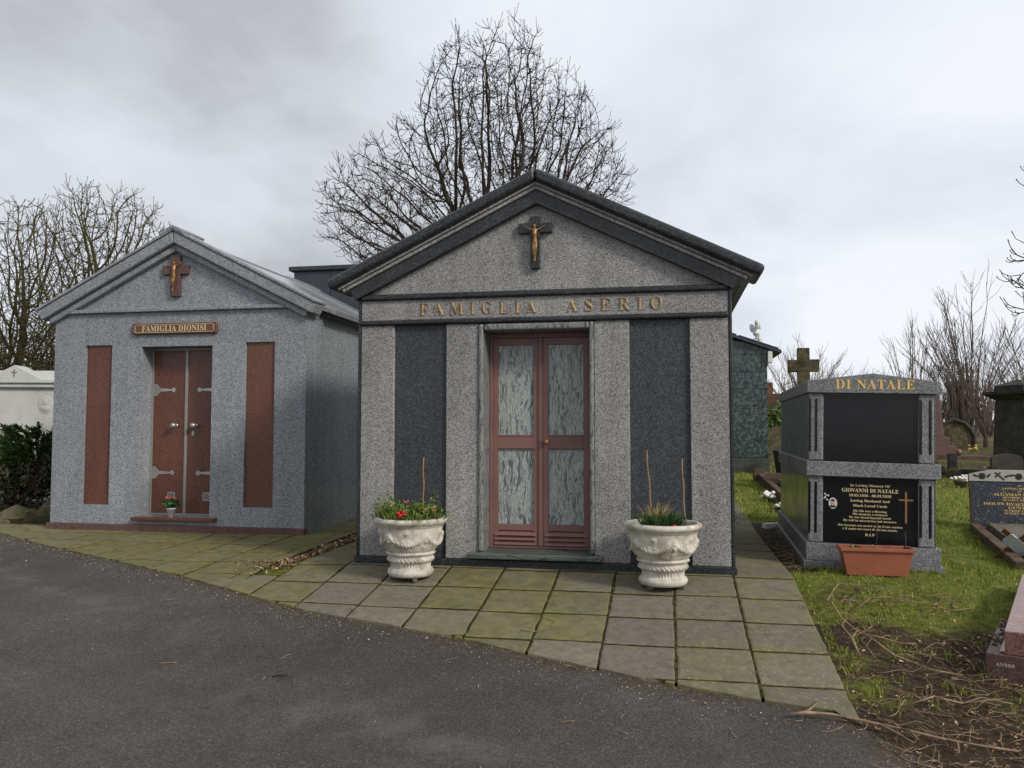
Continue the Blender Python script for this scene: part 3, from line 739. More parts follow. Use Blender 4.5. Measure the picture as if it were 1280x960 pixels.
rg = random.Random(11)
pl1 = thing('flowering_plant', 'bushy green plants with red flowers filling the urn left of the brown door', 'plant', UL+Vector((0,0,.485)))
mb, tn = blades(620, rg, (0,0,-.01), (.27,.25), .17, .011, .6, .55)
mb2, tn2 = blades(90, rg, (-.15,-.02,0), (.1,.1), .2, .009, .3, .4); mb.add(mb2.v, mb2.f); tn += tn2
leaves(900, rg, [((-.12,-.02,.07),(.19,.18,.11)),((.12,-.03,.07),(.18,.18,.11)),((-.2,0,.12),(.12,.12,.12)),((.08,0,.12),(.1,.1,.09))], .036, .5, .4, .1, mb, tn)
leaves(30, rg, [((.19,.02,.2),(.03,.03,.07))], .03, .55, .4, .1, mb, tn)
mb.tube([(.19,.02,.0),(.19,.02,.22)], .004, 4); tn += [.3]*6
mb.build('foliage', 'plant', pl1, attrs={'tint': ('FACE', tn)})
for (x, y, z) in ((-.085,-.19,.085),(-.062,-.205,.07),(-.045,-.19,.095),(-.073,-.2,.058),(-.03,-.2,.075)):
    fm = MB(); fm.ball((x,y,z), (.017,.017,.013), 5); fm.build('flower', 'flower_red', pl1)
for (x, y, z) in ((-.04,-.1,.17),(-.02,-.08,.175),(.14,-.17,.11),(-.16,-.12,.14),(.2,-.12,.1)):
    fm = MB(); fm.ball((x,y,z), (.012,.012,.009), 4); fm.build('faded_flower', 'flower_pink', pl1)
sm_, st_ = blades(60, rg, (0,-.03,0), (.27,.24), .14, .006, .7, .7); sm_.build('dry_stems', 'straw', pl1, attrs={'tint': ('FACE', st_)})
pl2 = thing('flowering_plant', 'small carnation clump with dry straw in the urn right of the brown door', 'plant', UR+Vector((-.03,-.03,.485)))
mb, tn = blades(520, rg, (0,-.07,0), (.15,.12), .17, .008, .5, .5)
leaves(120, rg, [((0,-.08,.05),(.14,.11,.06))], .03, .35, .4, .1, mb, tn)
mb.build('foliage', 'plant_dark', pl2, attrs={'tint': ('FACE', tn)})
sm_, st_ = blades(100, rg, (-.02,.03,.02), (.09,.07), .21, .006, .4, .35); sm_.build('dry_stems', 'straw', pl2, attrs={'tint': ('FACE', st_)})
fm = MB(); fm.ball((.075,-.235,.03), .017, 6); fm.ball((.062,-.23,.022), .012, 5); fm.build('flower', 'flower_red', pl2)
def cane(base, top, label):
    b = Vector(base); t = Vector(top); m = MB()
    pts = [b.lerp(t, k/8)+Vector((.004*math.sin(k*1.7), 0, 0)) for k in range(9)]
    m.tube([p-b for p in pts], [.0062+.0012*(k % 2)-.0002*k for k in range(9)], 7)
    o = tag(m.build('bamboo_cane', 'cane', smooth=True), label, 'cane', 'canes standing in the white urns'); o.location = b; return o
cane(UL+Vector((.105,.02,.47)), UL+Vector((.098,.05,1.03)), 'bamboo cane standing in the left urn among red flowers')
cane(UR+Vector((-.075,.03,.47)), UR+Vector((-.112,.08,1.10)), 'leaning bamboo cane behind the carnation clump in the right urn')
cane(UR+Vector((.185,.0,.47)), UR+Vector((.175,.06,1.03)), 'bamboo cane at the right rim of the right urn')
m = MB(); m.box(-.075, .075, -.008, .008, -.03, .03); o = tag(m.build('wooden_chip', 'wood', bevel=.003), 'broken piece of wood stuck in the soil of the right urn', 'wood'); o.location = UR+Vector((.09,.06,.5)); o.rotation_euler = (.5,.35,-.2)

# small pot on the step
pc = OD + EU*1.70 - EV*(-.02) + Vector((0,0,.186))
F = thing('potted_plant', 'small plant with pinkish flowers in a white pot on the red step', 'potted plant', pc)
m = MB(); m.lathe([(.036,0),(.052,.095),(.056,.095),(.056,.112),(.05,.112),(.046,.09),(.001,.09)], 20); m.build('pot', 'plastic', F, smooth=True)
mb, tn = leaves(150, rg, [((0,0,.17),(.115,.1,.06))], .05, .75, .5, .2); mb.build('foliage', 'plant_dark', F, attrs={'tint': ('FACE', tn)})
m = MB()
for k in range(9): m.ball((rg.uniform(-.06,.05), rg.uniform(-.06,.02), .23+rg.uniform(-.02,.03)), .014, 4)
m.build('flower', 'flower_pink', F)

# terracotta trough
T = thing('planter_trough', 'rectangular terracotta trough standing before the two tier tomb', 'planter', at(3.105, 7.065, .0)+Vector((0,0,0)), -.22)
L0, L1, w0, w1, H = .24, .28, .075, .1, .235
tm = MB()
def ring4(hx, hy, z): return [(-hx,-hy,z),(hx,-hy,z),(hx,hy,z),(-hx,hy,z)]
rs = ring4(L0,w0,0)+ring4(L1,w1,.205)+ring4(L1+.016,w1+.016,.205)+ring4(L1+.016,w1+.016,H)+ring4(L1-.006,w1-.006,H)+ring4(L1-.01,w1-.01,.17)
tm.add(rs, [(3,2,1,0)]+[(j*4+i, j*4+(i+1)%4, (j+1)*4+(i+1)%4, (j+1)*4+i) for j in range(5) for i in range(4)]+[(20,21,22,23)])
tm.build('trough', 'terracotta', T, .005)
s = MB(); s.box(-L1+.012, L1-.012, -w1+.012, w1-.012, .165, .185); s.build('soil', 'soil', T)
mb, tn = leaves(60, rg, [((-.18,-.03,.22),(.06,.05,.03))], .035, .6, .4, .1)
mb = mb; pp = mb.build('weed', 'plant', None, attrs={'tint': ('FACE', tn)}); tag(pp, 'small green weed growing at the left end of the terracotta trough', 'weed'); set_loc(pp, T.location, -.22)
def stem(pts, r, lab, mat='twig', name='dry_stalk', cat='stem', n=6):
    m = MB(); b = Vector(pts[0]); m.tube([Vector(p)-b for p in pts], r, n); o = tag(m.build(name, mat, smooth=True), lab, cat); o.location = b; return o
tl = T.location
stem([tl+Vector((.0,.02,.18)), tl+Vector((.03,.02,.3)), tl+Vector((.035,.03,.46))], .004, 'tall dry stem standing in the middle of the terracotta trough', 'bark')
stem([tl+Vector((.22,-.04,.18)), tl+Vector((.245,-.04,.27)), tl+Vector((.25,-.03,.37))], .006, 'short broken stem at the right end of the terracotta trough', 'bark')
stem([tl+Vector((-.14,.02,.19)), tl+Vector((-.02,.0,.25)), tl+Vector((.05,-.02,.2))], .005, 'bent dry stalk lying across the terracotta trough', 'twig')

# ------------------------------------------------------------------ graves at right
# leaning headstone with kerbed grave
gp0 = Vector((5.5, 9.84)); gp1 = Vector((4.46, 7.25)); gd = (gp1-gp0).normalized()
ga = math.atan2(gd.y, gd.x)+PI/2          # local -y points along gd
Gt = thing('headstone', 'leaning blue black headstone with gold lettering and a pale carved rose border', 'headstone', at(5.5, 9.84, -.03), rot=(-.16, 0, ga))
wg = .98
m = MB(); m.box(0, wg, -.05, .05, 0, .60); HS = m.build('stone', 'pearl', Gt, .004)
m = MB(); m.prism([(-.02,.602),(wg+.02,.602),(wg+.02,.69),(wg-.2,.742),(.2,.742),(-.02,.69)], -.062, .055); RB = m.build('carved_border', 'carved', Gt, .004)
def rose(cx, cz, r):
    m = MB()
    for k in range(9): m.ball((cx+r*.6*math.cos(k*.7), -.064, cz+r*.6*math.sin(k*.7)), (r*.36, .006, r*.36), 5)
    m.ball((cx,-.068,cz), (r*.35,.006,r*.35), 5); m.build('carved_rose', 'blackstone', RB, smooth=True)
for cx in (.12, .5, .86): rose(cx, .665, .042)
for cx in (.05,.19,.38,.43,.57,.62,.75,.79,.93):
    m = MB(); mt = Matrix.Rotation(rg.uniform(-.9,.9), 3, 'Y'); m.ball((cx,-.063,.665+rg.uniform(-.015,.02)), (.034,.005,.013), 5, mt); m.build('carved_leaf', 'blackstone', RB, smooth=True)
m = MB(); mt = Matrix.Translation((.30,-.064,.67)) @ Matrix.Rotation(.75, 4, 'Y'); m.box(-.06,.07,-.003,.003,-.008,.008,mt); m.box(-.028,-.012,-.004,.002,-.04,.04,mt)
m.build('carved_cross', 'blackstone', RB)
m = MB(); m.box(-.015, -.001, -.06, .055, 0, .6); m.box(wg+.001, wg+.015, -.06, .055, 0, .6); m.build('edge_strip', 'brownstone', Gt)
yb = -.05
lettering([text_mesh(t, c, w, 1, .0015, .50, z, yb) for t, c, w, z in (('IN', .018, .03, .545), ('LOVING MEMORY', .02, .35, .513), ('OF', .018, .045, .483), ('ALGAMAN GUNTER', .031, .55, .437),
    ('SUNRISE 4.4.1925', .02, .35, .407), ('SUNSET 18.6.2002', .02, .36, .376), ('ISOLYN HYACINTH CAROL', .031, .76, .325), ('GUNTER', .031, .25, .283), ('SUNRISE 11.8.1931', .02, .34, .253), ('SUNSET 21.7.2013', .02, .34, .222))], 'gold', HS)
K = thing('grave_kerb', 'sunken stone kerbed grave slab in front of the leaning headstone', 'grave', at(5.5, 9.84, 0), rot=(R(1.0), 0, ga))
Lg = (gp1-gp0).length
m = MB(); m.box(-.04, .06, -Lg, -.07, -.15, .085); m.box(wg-.06, wg+.04, -Lg, -.07, -.15, .085); m.box(.061, wg-.061, -Lg, -Lg+.1, -.15, .085); m.build('kerb', 'brownstone', K, .008)
m = MB(); m.box(.14, wg-.14, -Lg+.2, -.12, -.1, .10); m.build('slab', 'greystone', K, .008)
m = MB(); m.box(.062, wg-.062, -Lg+.102, -.07, -.12, .03); m.build('bed', 'soil', K)
X = thing('wooden_cross', 'small wooden memorial cross with a silver plaque lying on the grave kerb', 'cross', at(4.72, 7.72, .16), rot=(R(38), R(42), -.45))
m = MB(); m.box(-.032, .032, 0, .022, -.3, .22); m.box(-.17, -.033, .001, .021, .0, .06); m.box(.033, .17, .001, .021, .0, .06); m.build('cross_bars', 'wood', X, .003)
m = MB(); m.prism([(-.105,-.055),(-.09,-.07),(.09,-.07),(.105,-.055),(.105,.055),(.09,.07),(-.09,.07),(-.105,.055)], -.012, -.002); m.build('plaque', 'plaque', X)
# pink granite grave
pd = Vector((3.68-2.84, 6.24-5.04)).normalized(); pa = math.atan2(pd.y, pd.x)-PI/2
K2 = thing('grave', 'polished pink granite grave block on a brown numbered base, cut off at the photo edge', 'grave', at(2.86, 5.02, -.02), pa)
m = MB(); m.box(0, 1.0, 0, 1.9, -.1, .175); bs = m.build('base', 'redmat', K2, .006)
lettering([text_mesh('AN900', .02, .095, 1.2, .001, .10, .105, 0.0)], 'photo', bs)
m = MB(); m.box(.07, 1.02, .03, 1.8, .176, .19)
m.add([(.1,.01,.176),(1.0,.01,.176),(1.0,1.75,.176),(.1,1.75,.176),(.1,.01,.315),(1.0,.01,.315),(1.0,1.75,.40),(.1,1.75,.40)], [(0,3,2,1),(4,5,6,7),(0,1,5,4),(1,2,6,5),(2,3,7,6),(3,0,4,7)])
m.build('block', 'pink', K2, .006)
m = MB(); r3 = random.Random(8)
for k in range(130): 
    y = r3.uniform(.2, 1.7); m.ball((r3.uniform(.01,.09), y, .178), (r3.uniform(.006,.016), r3.uniform(.006,.016), .008), 4)
structure(m.build('gravel', 'brownstone', None), 'stuff'); o = bpy.data.objects['gravel']; set_loc(o, K2.location, pa)
# old kerbed plot between the tombs
Kb = thing('grave_kerb', 'low brown stone kerb of an old plot between the green tomb and the two tier tomb', 'grave', P(4.46, -4.6), YA)
m = MB(); m.box(0, .1, 0, 4.3, -.1, .15); m.box(1.5, 1.6, 0, 4.3, -.1, .15+.0); m.box(.101, 1.499, 4.2, 4.3, -.1, .15); m.box(.101, 1.499, 0, .1, -.1, .15)
m.v = [(x, y, z+.04*min(y, 4.3)) for x, y, z in m.v]; m.build('kerb', 'brownstone', Kb, .008)
for x, y in ((.02, 4.22), (1.55, 4.22)):
    m = MB(); m.frus((.1,.1), (.085,.085), -.1, .24, Matrix.Translation((x, y, .16))); m.build('corner_post', 'brownstone', Kb, .008)
m = MB(); m.add([(.1,.1,.06),(1.5,.1,.06),(1.5,4.2,.22),(.1,4.2,.22)], [(0,1,2,3)]); m.build('bed', 'soil', Kb)
def flowers(name, label, loc, n, r, mat, size=.03, cat='flowers'):
    F = thing(name, label, cat, loc); m = MB()
    for k in range(n): m.ball((rg.uniform(-r,r), rg.uniform(-r,r), .03+rg.uniform(0, r)), (size*rg.uniform(.7,1.2), size, size*.7), 4)
    m.build('blossom', mat, F, smooth=True)
    mb, tn = leaves(30, rg, [((0,0,.03),(r*1.2,r*1.2,.05))], .06, .4, .3, .1); mb.build('foliage', 'plant_dark', F, attrs={'tint': ('FACE', tn)})
flowers('flower_bunch', 'bunch of white artificial flowers lying against the old brown kerb', P(4.32, -5.9, .02), 16, .09, 'flower_white', .04)
flowers('flower_bunch', 'small crumpled white flower nearer the two tier tomb, beside the kerb', P(4.32, -4.75, .02), 7, .05, 'flower_white', .035)
m = MB(); m.frus((.1,.05), (.085,.035), -.02, .05); o = tag(m.build('stone_block', 'white_stone', bevel=.008), 'small white stone block lying in the soil beside the path end', 'stone'); set_loc(o, P(4.04, -3.35, .0), .4)
# green tiled tomb with angel
GT = thing('mausoleum', 'dark green marble tiled tomb with a sloping dark roof carrying an angel', 'mausoleum', P(1.45, -10.6, -.05), YA)
zr = 2.62
body = [(0,0),(3.42,0),(3.42,zr),(1.71,zr+.62),(0,zr)]
m = MB(); m.prism(body, 0, 2.8); m.build('wall', 'joint', GT)
m = MB(); h = .36; row = 0; z = .36
def ztop(x): return zr+.62-abs(x-1.71)*.3626
while z < 3.3:
    x = -(.0 if row % 2 else .33)
    while x < 3.42:
        xa, xb = max(x, 0)+.004, min(x+.66, 3.42)-.004
        za, zb0, zb1 = z+.004, min(z+h-.004, ztop(xa)), min(z+h-.004, ztop(xb))
        if xb-xa > .05 and zb0 > za and zb1 > za: m.prism([(xa,za),(xb,za),(xb,zb1),(xa,zb0)], -.012, .0)
        x += .66
    z += h; row += 1
m.build('tile_cladding', 'greentile', GT)
m = MB(); m.box(-.01, 3.43, -.02, 0, -.1, .355); m.build('base_course', 'natside', GT)
m = MB(); m.prism([(1.71,zr+.63),(3.7,zr+.63-1.99*.3626),(3.7,zr+.70-1.99*.3626),(1.71,zr+.70)], -.12, 2.9); m.prism([(1.71,zr+.70),(-.28,zr+.70-1.99*.3626),(-.28,zr+.63-1.99*.3626),(1.71,zr+.63)], -.12, 2.9); m.build('roof', 'slate', GT, .006)
m = MB()
for k in range(4): x0 = 2.0+k*.42; mt = Matrix.Translation((x0, 0, zr+.70-(x0-1.71)*.3626)) @ Matrix.Rotation(math.atan(.3626), 4, 'Y'); m.box(0, .4, -.13, 2.8, .001, .02+.0*k, mt)
m.build('roof_slates', 'slate', bpy.data.objects['roof.002'] if 'roof.002' in bpy.data.objects else GT)
m = MB(); m.box(3.43, 3.52, -.1, .1, zr-.28, zr-.045); m.box(3.425, 3.45, -.06, .06, zr-.35, zr-.281); m.build('eave_block', 'white_stone', GT, .006)
# angel
ag = MB(); q = lambda x, z, y=0: (x, y, z)
ag.ball((.05,-.02,.37), (.055,.055,.062), 10); ag.ball((.06,0,.395), (.058,.058,.05), 8)
ag.tube([(.03,0,.32),(.02,0,.28),(.01,0,.2),(.02,0,.13)], [.028,.055,.062,.07], 10)
ag.tube([(.04,-.04,.29),(.09,-.09,.24),(.08,-.1,.33)], [.026,.022,.018], 7); ag.tube([(.03,.05,.29),(.1,.03,.25),(.1,-.05,.33)], [.026,.022,.018], 7)
ag.tube([(.02,-.03,.13),(.10,-.07,.12),(.09,-.08,.02)], [.045,.038,.026], 8); ag.tube([(.0,.04,.13),(.04,.05,.05),(-.06,.05,.02)], [.045,.038,.024], 8)
ag.ball((.11,-.09,.012), (.04,.022,.016), 6)
ag.ball((-.06,.03,.28), (.055,.02,.09), 8, Matrix.Rotation(-.5, 3, 'Y')); ag.ball((-.085,.03,.25), (.035,.016,.075), 8, Matrix.Rotation(-.25, 3, 'Y'))
ag.lathe([(.12,-.03),(.12,.012),(.001,.014)], 12)
AN = fuse(ag, .009, 'angel_statue', 'white_stone', None, 2); tag(AN, 'small white winged angel statue seated on the green tomb roof', 'statue')
ap = GT.location + Matrix.Rotation(YA, 3, 'Z') @ Vector((3.2, .1, zr+.745-(3.2-1.71)*.3626)); AN.location = ap; AN.rotation_euler = (0,0,YA-.3)
# dark flat roofed building behind
Z_ = thing('mausoleum', 'dark slate clad flat roofed tomb showing between the two gabled tombs', 'mausoleum', P(-3.75, -6.4, -.1), YA)
m = MB(); m.box(0, 4.9, 0, 3.4, 0, 4.0); m.build('wall', 'slate', Z_)
m = MB()
for k in range(7): m.box(.0+k*.7, .7+k*.7-.01, -.02, -.001, .02, 3.98)
m.build('cladding_panel', 'slate', Z_, .003)
m = MB(); m.box(-.08, 4.98, -.08, 3.5, 4.001, 4.08); m.build('flat_roof', 'panel', Z_, .01)
# stone cross
SC = thing('stone_cross', 'lichen covered stone cross rising behind the two tier tomb', 'cross', at(5.0, 14.0, -.05), -.25)
m = MB(); m.box(-.42,.42,-.42,.42,-.1,.2); m.box(-.32,.32,-.32,.32,.2,.45); m.frus((.25,.25),(.2,.2),.45,1.1); m.build('pedestal', 'greystone', SC, .01)
m = MB(); m.frus((.11,.08),(.1,.07),1.1,1.86); m.prism([(-.1,1.86),(.1,1.86),(.1,2.06),(.255,2.06),(.255,2.27),(.1,2.27),(.1,2.47),(-.1,2.47),(-.1,2.27),(-.255,2.27),(-.255,2.06),(-.1,2.06)], -.07, .07); m.build('cross', 'oldstone', SC, .012)
# other old stones
def headstone(label, x, y, w, h, mat, rz=0, top='round', t=.09):
    o = thing('headstone', label, 'headstone', at(x, y, -.03), rz); m = MB(); n = 14
    if top == 'round': pts = [(w/2*math.cos(PI*k/n), h-w/2*.75+w/2*.75*math.sin(PI*k/n)) for k in range(n+1)]
    elif top == 'bow': pts = [(w/2*math.cos(PI*k/n), h-.1+.1*math.sin(PI*k/n)) for k in range(n+1)]
    else:
        pts = [(w/2, h*.45), (w*.43, h*.66), (w*.27, h*.86), (0, h), (-w*.27, h*.86), (-w*.43, h*.66), (-w/2, h*.45)]
    m.prism([(-w/2,0),(w/2,0)]+pts, -t/2, t/2); m.build('stone', mat, o, .012)
    m = MB(); m.box(-w/2-.08, w/2+.08, -t/2-.1, t/2+.1, -.1, .1); m.build('base', mat, o, .012)
    return o
headstone('round topped pale mossy headstone below the hedge, right of the green tomb', 7.12, 22, .66, .78, 'rock', -.2)
hs = headstone('pointed arch headstone with a dark moulded rim beside the red granite monument', 12.95, 24, .98, .86, 'oldstone', -.3, 'gothic', .16)
m = MB(); w, h = .98, .86
pts = [(w/2,.1),(w/2, h*.45), (w*.43, h*.66), (w*.27, h*.86), (0, h), (-w*.27, h*.86), (-w*.43, h*.66), (-w/2, h*.45),(-w/2,.1)]
m.tube([(x*1.02, -.09, z*1.02) for x, z in pts], .06, 8); m.box(-.05,.05,-.03,.03,h,h+.3); m.box(-.13,-.051,-.03,.03,h+.12,h+.2); m.box(.051,.13,-.03,.03,h+.12,h+.2); m.build('moulded_rim', 'blackstone', hs)
RM = thing('monument', 'red granite pedestal monument with stepped base, partly behind the two tier tomb', 'monument', at(10.45, 20.5, -.05), -.2)
m = MB(); m.box(-.3, 1.28, -.5, .6, -.1, .12); m.box(-.4, 1.36, -.6, -.501, -.1, .06); m.build('base', 'brownstone', RM, .012)
m = MB(); m.box(-.38,.48,-.38,.38,.121,.36); m.box(-.3,.36,-.3,.3,.361,.58); m.frus((.26,.26),(.2,.2),.581,1.6); m.frus((.22,.22),(.05,.05),1.601,1.72); m.build('pedestal', 'redmat', RM, .012)
m = MB(); m.ball((0,0,0), .09, 12); o = tag(m.build('granite_ball', 'red', smooth=True), 'polished red granite ball resting at the right of the red monument', 'ball'); o.location = RM.location+Vector((.56,-.25,.20)); 
BM = thing('monument', 'tall soot blackened stone pedestal monument with a heavy cornice at the right edge', 'monument', at(9.45, 15.2, -.03), -.2-R(58))
s = .31
m = MB(); m.frus((.40,.40),(.40,.40),-.1,.28); m.frus((.36,.36),(.34,.34),.281,.42); m.build('base', 'blackstone', BM, .015)
m = MB(); m.frus((.335,.335),(.29,.29),.421,1.52); m.build('shaft', 'blackstone', BM, .008)
m = MB(); m.frus((.3,.3),(.43,.43),1.521,1.62); m.frus((.44,.44),(.44,.44),1.621,1.68); m.frus((.3,.3),(.3,.3),1.681,1.78); m.frus((.31,.31),(.03,.03),1.781,1.90); m.build('cap', 'blackstone', BM, .01)
headstone('small dark headstone with a bowed top standing before the black monument', 8.55, 14.2, .5, .6, 'blackstone', -.2, 'bow')
def block(label, name, cat, x, y, hx, hy, h, mat, rz=0, bev=.012):
    m = MB(); m.frus((hx,hy),(hx*.95,hy*.95),-.05,h); o = tag(m.build(name, mat, bevel=bev), label, cat); set_loc(o, at(x, y), rz); return o
block('short dark stone post left of the leaning headstone', 'stone_post', 'post', 8.85, 16.5, .085, .08, .42, 'blackstone', -.3)
block('low black kerb stone on the grass behind the white flowers', 'kerb_stone', 'stone', 9.1, 16.2, .3, .1, .12, 'blackstone', -.2)
m = MB(); m.lathe([(.1,0),(.16,.45),(.17,.46),(.17,.5),(.15,.5),(.14,.4),(.001,.4)], 18); o = tag(m.build('flower_vase', 'slate', smooth=True), 'tapered dark grey vase beside the green tiled tomb', 'vase'); o.location = at(5.45, 16.6)
F = thing('flower_pot', 'pot of white flowers on the grass left of the leaning headstone', 'flower pot', at(7.75, 14.2))
m = MB(); m.lathe([(.08,0),(.105,.1),(.115,.1),(.115,.125),(.09,.125),(.001,.11)], 16); m.build('pot', 'greystone', F, smooth=True)
m = MB()
for k in range(18): m.ball((rg.uniform(-.12,.12), rg.uniform(-.1,.1), .14+rg.uniform(-.02,.06)), (.03,.03,.022), 5)
m.build('flower', 'flower_white', F, smooth=True)
flowers('flower_bunch', 'cluster of yellow flowers beside the pointed arch headstone', at(11.75, 20.9, .12), 9, .14, 'flower_yellow', .03)
def rock(label, loc, r, seed, mat='rock', name='rock', rz=0):
    bm = bmesh.new(); bmesh.ops.create_icosphere(bm, subdivisions=2, radius=1)
    for v in bm.verts:
        d = v.co.normalized(); k = 1+.35*mnoise.noise(d*1.1+Vector((seed,0,0)))+.12*mnoise.noise(d*3+Vector((0,seed,0)))
        c = Vector((round(d.x*1.6)/1.6, round(d.y*1.6)/1.6, round(d.z*1.6)/1.6))
        v.co = (d*.45+c*.55)*k; v.co = Vector((v.co.x*r[0], v.co.y*r[1], v.co.z*r[2]))
    me = bpy.data.meshes.new(name); bm.to_mesh(me); bm.free(); me.materials.append(G[mat]); o = link(name, me); set_loc(o, loc, rz); return tag(o, label, 'rock')
rock('large angular mossy rock under the dark shrub at the left edge', at(-6.62, 11.0, .06), (.26,.2,.15), 1.2, rz=.3)
rock('upright brown rock wedged between the shrub and the blue grey tomb', at(-6.25, 11.1, .08), (.13,.15,.19), 4.7)
rock('flat low rock at the pavement edge, leftmost in the photo', at(-6.75, 10.75, .0), (.2,.13,.07), 8.1)
for k, (x, y, r, lab) in enumerate(((8.25,16.0,(.2,.16,.2),'broken brown rubble stone leaning by the dark post, tallest of the heap'),(8.05,15.7,(.16,.12,.1),'flat rubble stone at the front of the heap by the two tier tomb'),(8.5,15.8,(.14,.1,.13),'small rubble stone at the right of the heap beside the dark post'))):
    rock(lab, at(x, y, r[2]*.5), r, 10+k*3, 'brownstone')
# left side: white tomb and shrubs
WT = thing('tomb', 'white marble tomb with a small pediment behind the shrubs at the left edge', 'tomb', at(-8.0, 13.2, -.1), .1)
m = MB(); m.box(-1.35, 1.35, 0, 1.6, 0, 1.93); m.build('body', 'tomb_white', WT, .01)
m = MB(); m.box(-1.42, 1.42, -.07, 1.65, 1.931, 2.0); m.box(-1.46, 1.46, -.11, 1.68, 2.0, 2.06); m.build('cornice', 'tomb_white', WT, .012)
m = MB(); m.prism([(-.42,2.061),(.42,2.061),(.0,2.29)], -.1, .3); pdm = m.build('pediment', 'tomb_white', WT, .006)
m = MB(); m.box(-.008,.008,-.106,-.1,2.1,2.22); m.box(-.045,-.0085,-.106,-.1,2.165,2.18); m.box(.0085,.045,-.106,-.1,2.165,2.18); m.build('cross', 'greystone', pdm)
m = MB(); m.add([(-1.45,-.1,2.06),(1.45,-.1,2.06),(1.45,.8,2.26),(-1.45,.8,2.26),(-1.45,1.67,2.06),(1.45,1.67,2.06)], [(0,1,2,3),(3,2,5,4),(0,3,4),(1,5,2)]); m.build('roof', 'tomb_white', WT)
m = MB(); m.ball((.45,-.002,1.66), (.12,.012,.15), 10); rl = m.build('medallion', 'tomb_white', WT, smooth=True)
m = MB(); m.ball((.45,-.012,1.69), (.05,.012,.06), 8); m.ball((.45,-.012,1.6), (.07,.012,.05), 8); m.build('relief_head', 'tomb_white', rl, smooth=True)
def shrub(name, label, loc, blobs, n, size, mat, asp=.5, stems=6, cat='shrub'):
    o = thing(name, label, cat, loc); m = MB(); top = max(c[2] for c, r in blobs)
    for k in range(stems):
        c, r = rg.choice(blobs); m.tube([(rg.uniform(-.05,.05), rg.uniform(-.05,.05), -.03), (c[0]*.5, c[1]*.5, c[2]*.5), (c[0]+rg.uniform(-.1,.1), c[1], c[2])], [.02,.014,.008], 5)
    m.build('stems', 'bark_dark', o)
    mb, tn = leaves(n, rg, blobs, size, asp, .3, .2); mb.build('foliage', mat, o, attrs={'tint': ('FACE', tn)}); return o
jb_ = thing('juniper_shrub', 'feathery green juniper against the left side of the blue grey tomb', 'shrub', at(-6.85, 11.9))
m = MB(); mb = MB(); tn = []
for k in range(190):                                             # feathery sprays
    a = rg.uniform(-.6, PI+.6) ; r0 = rg.uniform(.18, .42); z0 = rg.uniform(.3, 1.5)
    d = Vector((math.cos(a+PI*.0)*.9, -abs(math.sin(a))*.5, rg.uniform(.15, .6))).normalized(); b = Vector((d.x*.22+rg.gauss(0,.1), d.y*.15, z0*.75))
    e = b+d*r0; m.tube([(0,0,.1+z0*.3), b, e], [.014,.008,.003], 4)
    for j in range(34):
        t = rg.uniform(.25, 1.05); p = b.lerp(e, t); s_ = (1.1-t)*.16+.03
        dd = (d+Vector((rg.gauss(0,.5), rg.gauss(0,.5), rg.gauss(0,.35)))).normalized()*s_; w_ = dd.orthogonal().normalized()*.014
        mb.add([p-w_, p+w_, p+dd], [(0,1,2)]); tn.append(min(1, max(0, rg.gauss(.5,.25))))
m.build('stems', 'bark_dark', jb_); mb.build('foliage', 'bush_green', jb_, attrs={'tint': ('FACE', tn)})
shrub('shrub', 'dark brownish shrub in front of the juniper, above the mossy rocks', at(-6.95, 11.45), [((.1,0,.42),(.45,.3,.36)),((-.35,0,.5),(.35,.3,.35)),((.35,.05,.6),(.25,.25,.3)),((-.55,.1,.3),(.3,.3,.3))], 1500, .06, 'bush_dark', .5, 14)
shrub('shrub', 'golden yellow leaved shrub at the left edge before the white tomb', at(-7.28, 12.0), [((0,0,1.0),(.32,.3,.28)),((-.2,0,.7),(.35,.3,.35))], 620, .05, 'bush_yellow', .6, 10)
shrub('shrub', 'low dark evergreen shrub filling the bed behind the juniper', at(-7.7, 12.5), [((0,0,.35),(.8,.4,.4)),((.7,0,.4),(.5,.4,.4))], 1200, .07, 'bush_green', .45, 8)

# ------------------------------------------------------------------ trees
def grow(seed, start, attr, D=.22, di=1.4, dk=.45, iters=170, jit=.25, trop=.06):
    """space colonisation: start = list of trunk points; returns nodes, parents"""
    r = random.Random(seed)
    nodes = [Vector(p) for p in start]; par = [-1]+list(range(len(start)-1))
    att = [Vector(a) for a in attr]
    for it in range(iters):
        kd = KDTree(len(nodes))
        for i, p in enumerate(nodes): kd.insert(p, i)
        kd.balance()
        acc = {}; keep = []
        for a in att:
            co, i, d = kd.find(a)
            if d < dk: continue
            keep.append(a)
            if d < di or it < 12: acc.setdefault(i, []).append((a-co).normalized())
        att = keep
        if not acc: break
        new = 0
        for i, ds in acc.items():
            d = sum(ds, Vector())/len(ds) + Vector((0,0,trop)) + Vector((r.gauss(0,jit), r.gauss(0,jit), r.gauss(0,jit)))
            if d.length < .05: continue
            q = nodes[i]+d.normalized()*D
            if par[i] >= 0 and (q-nodes[par[i]]).length < D*.5: continue
            nodes.append(q); par.append(i); new += 1
        if not new or len(nodes) > 20000: break
    return nodes, par
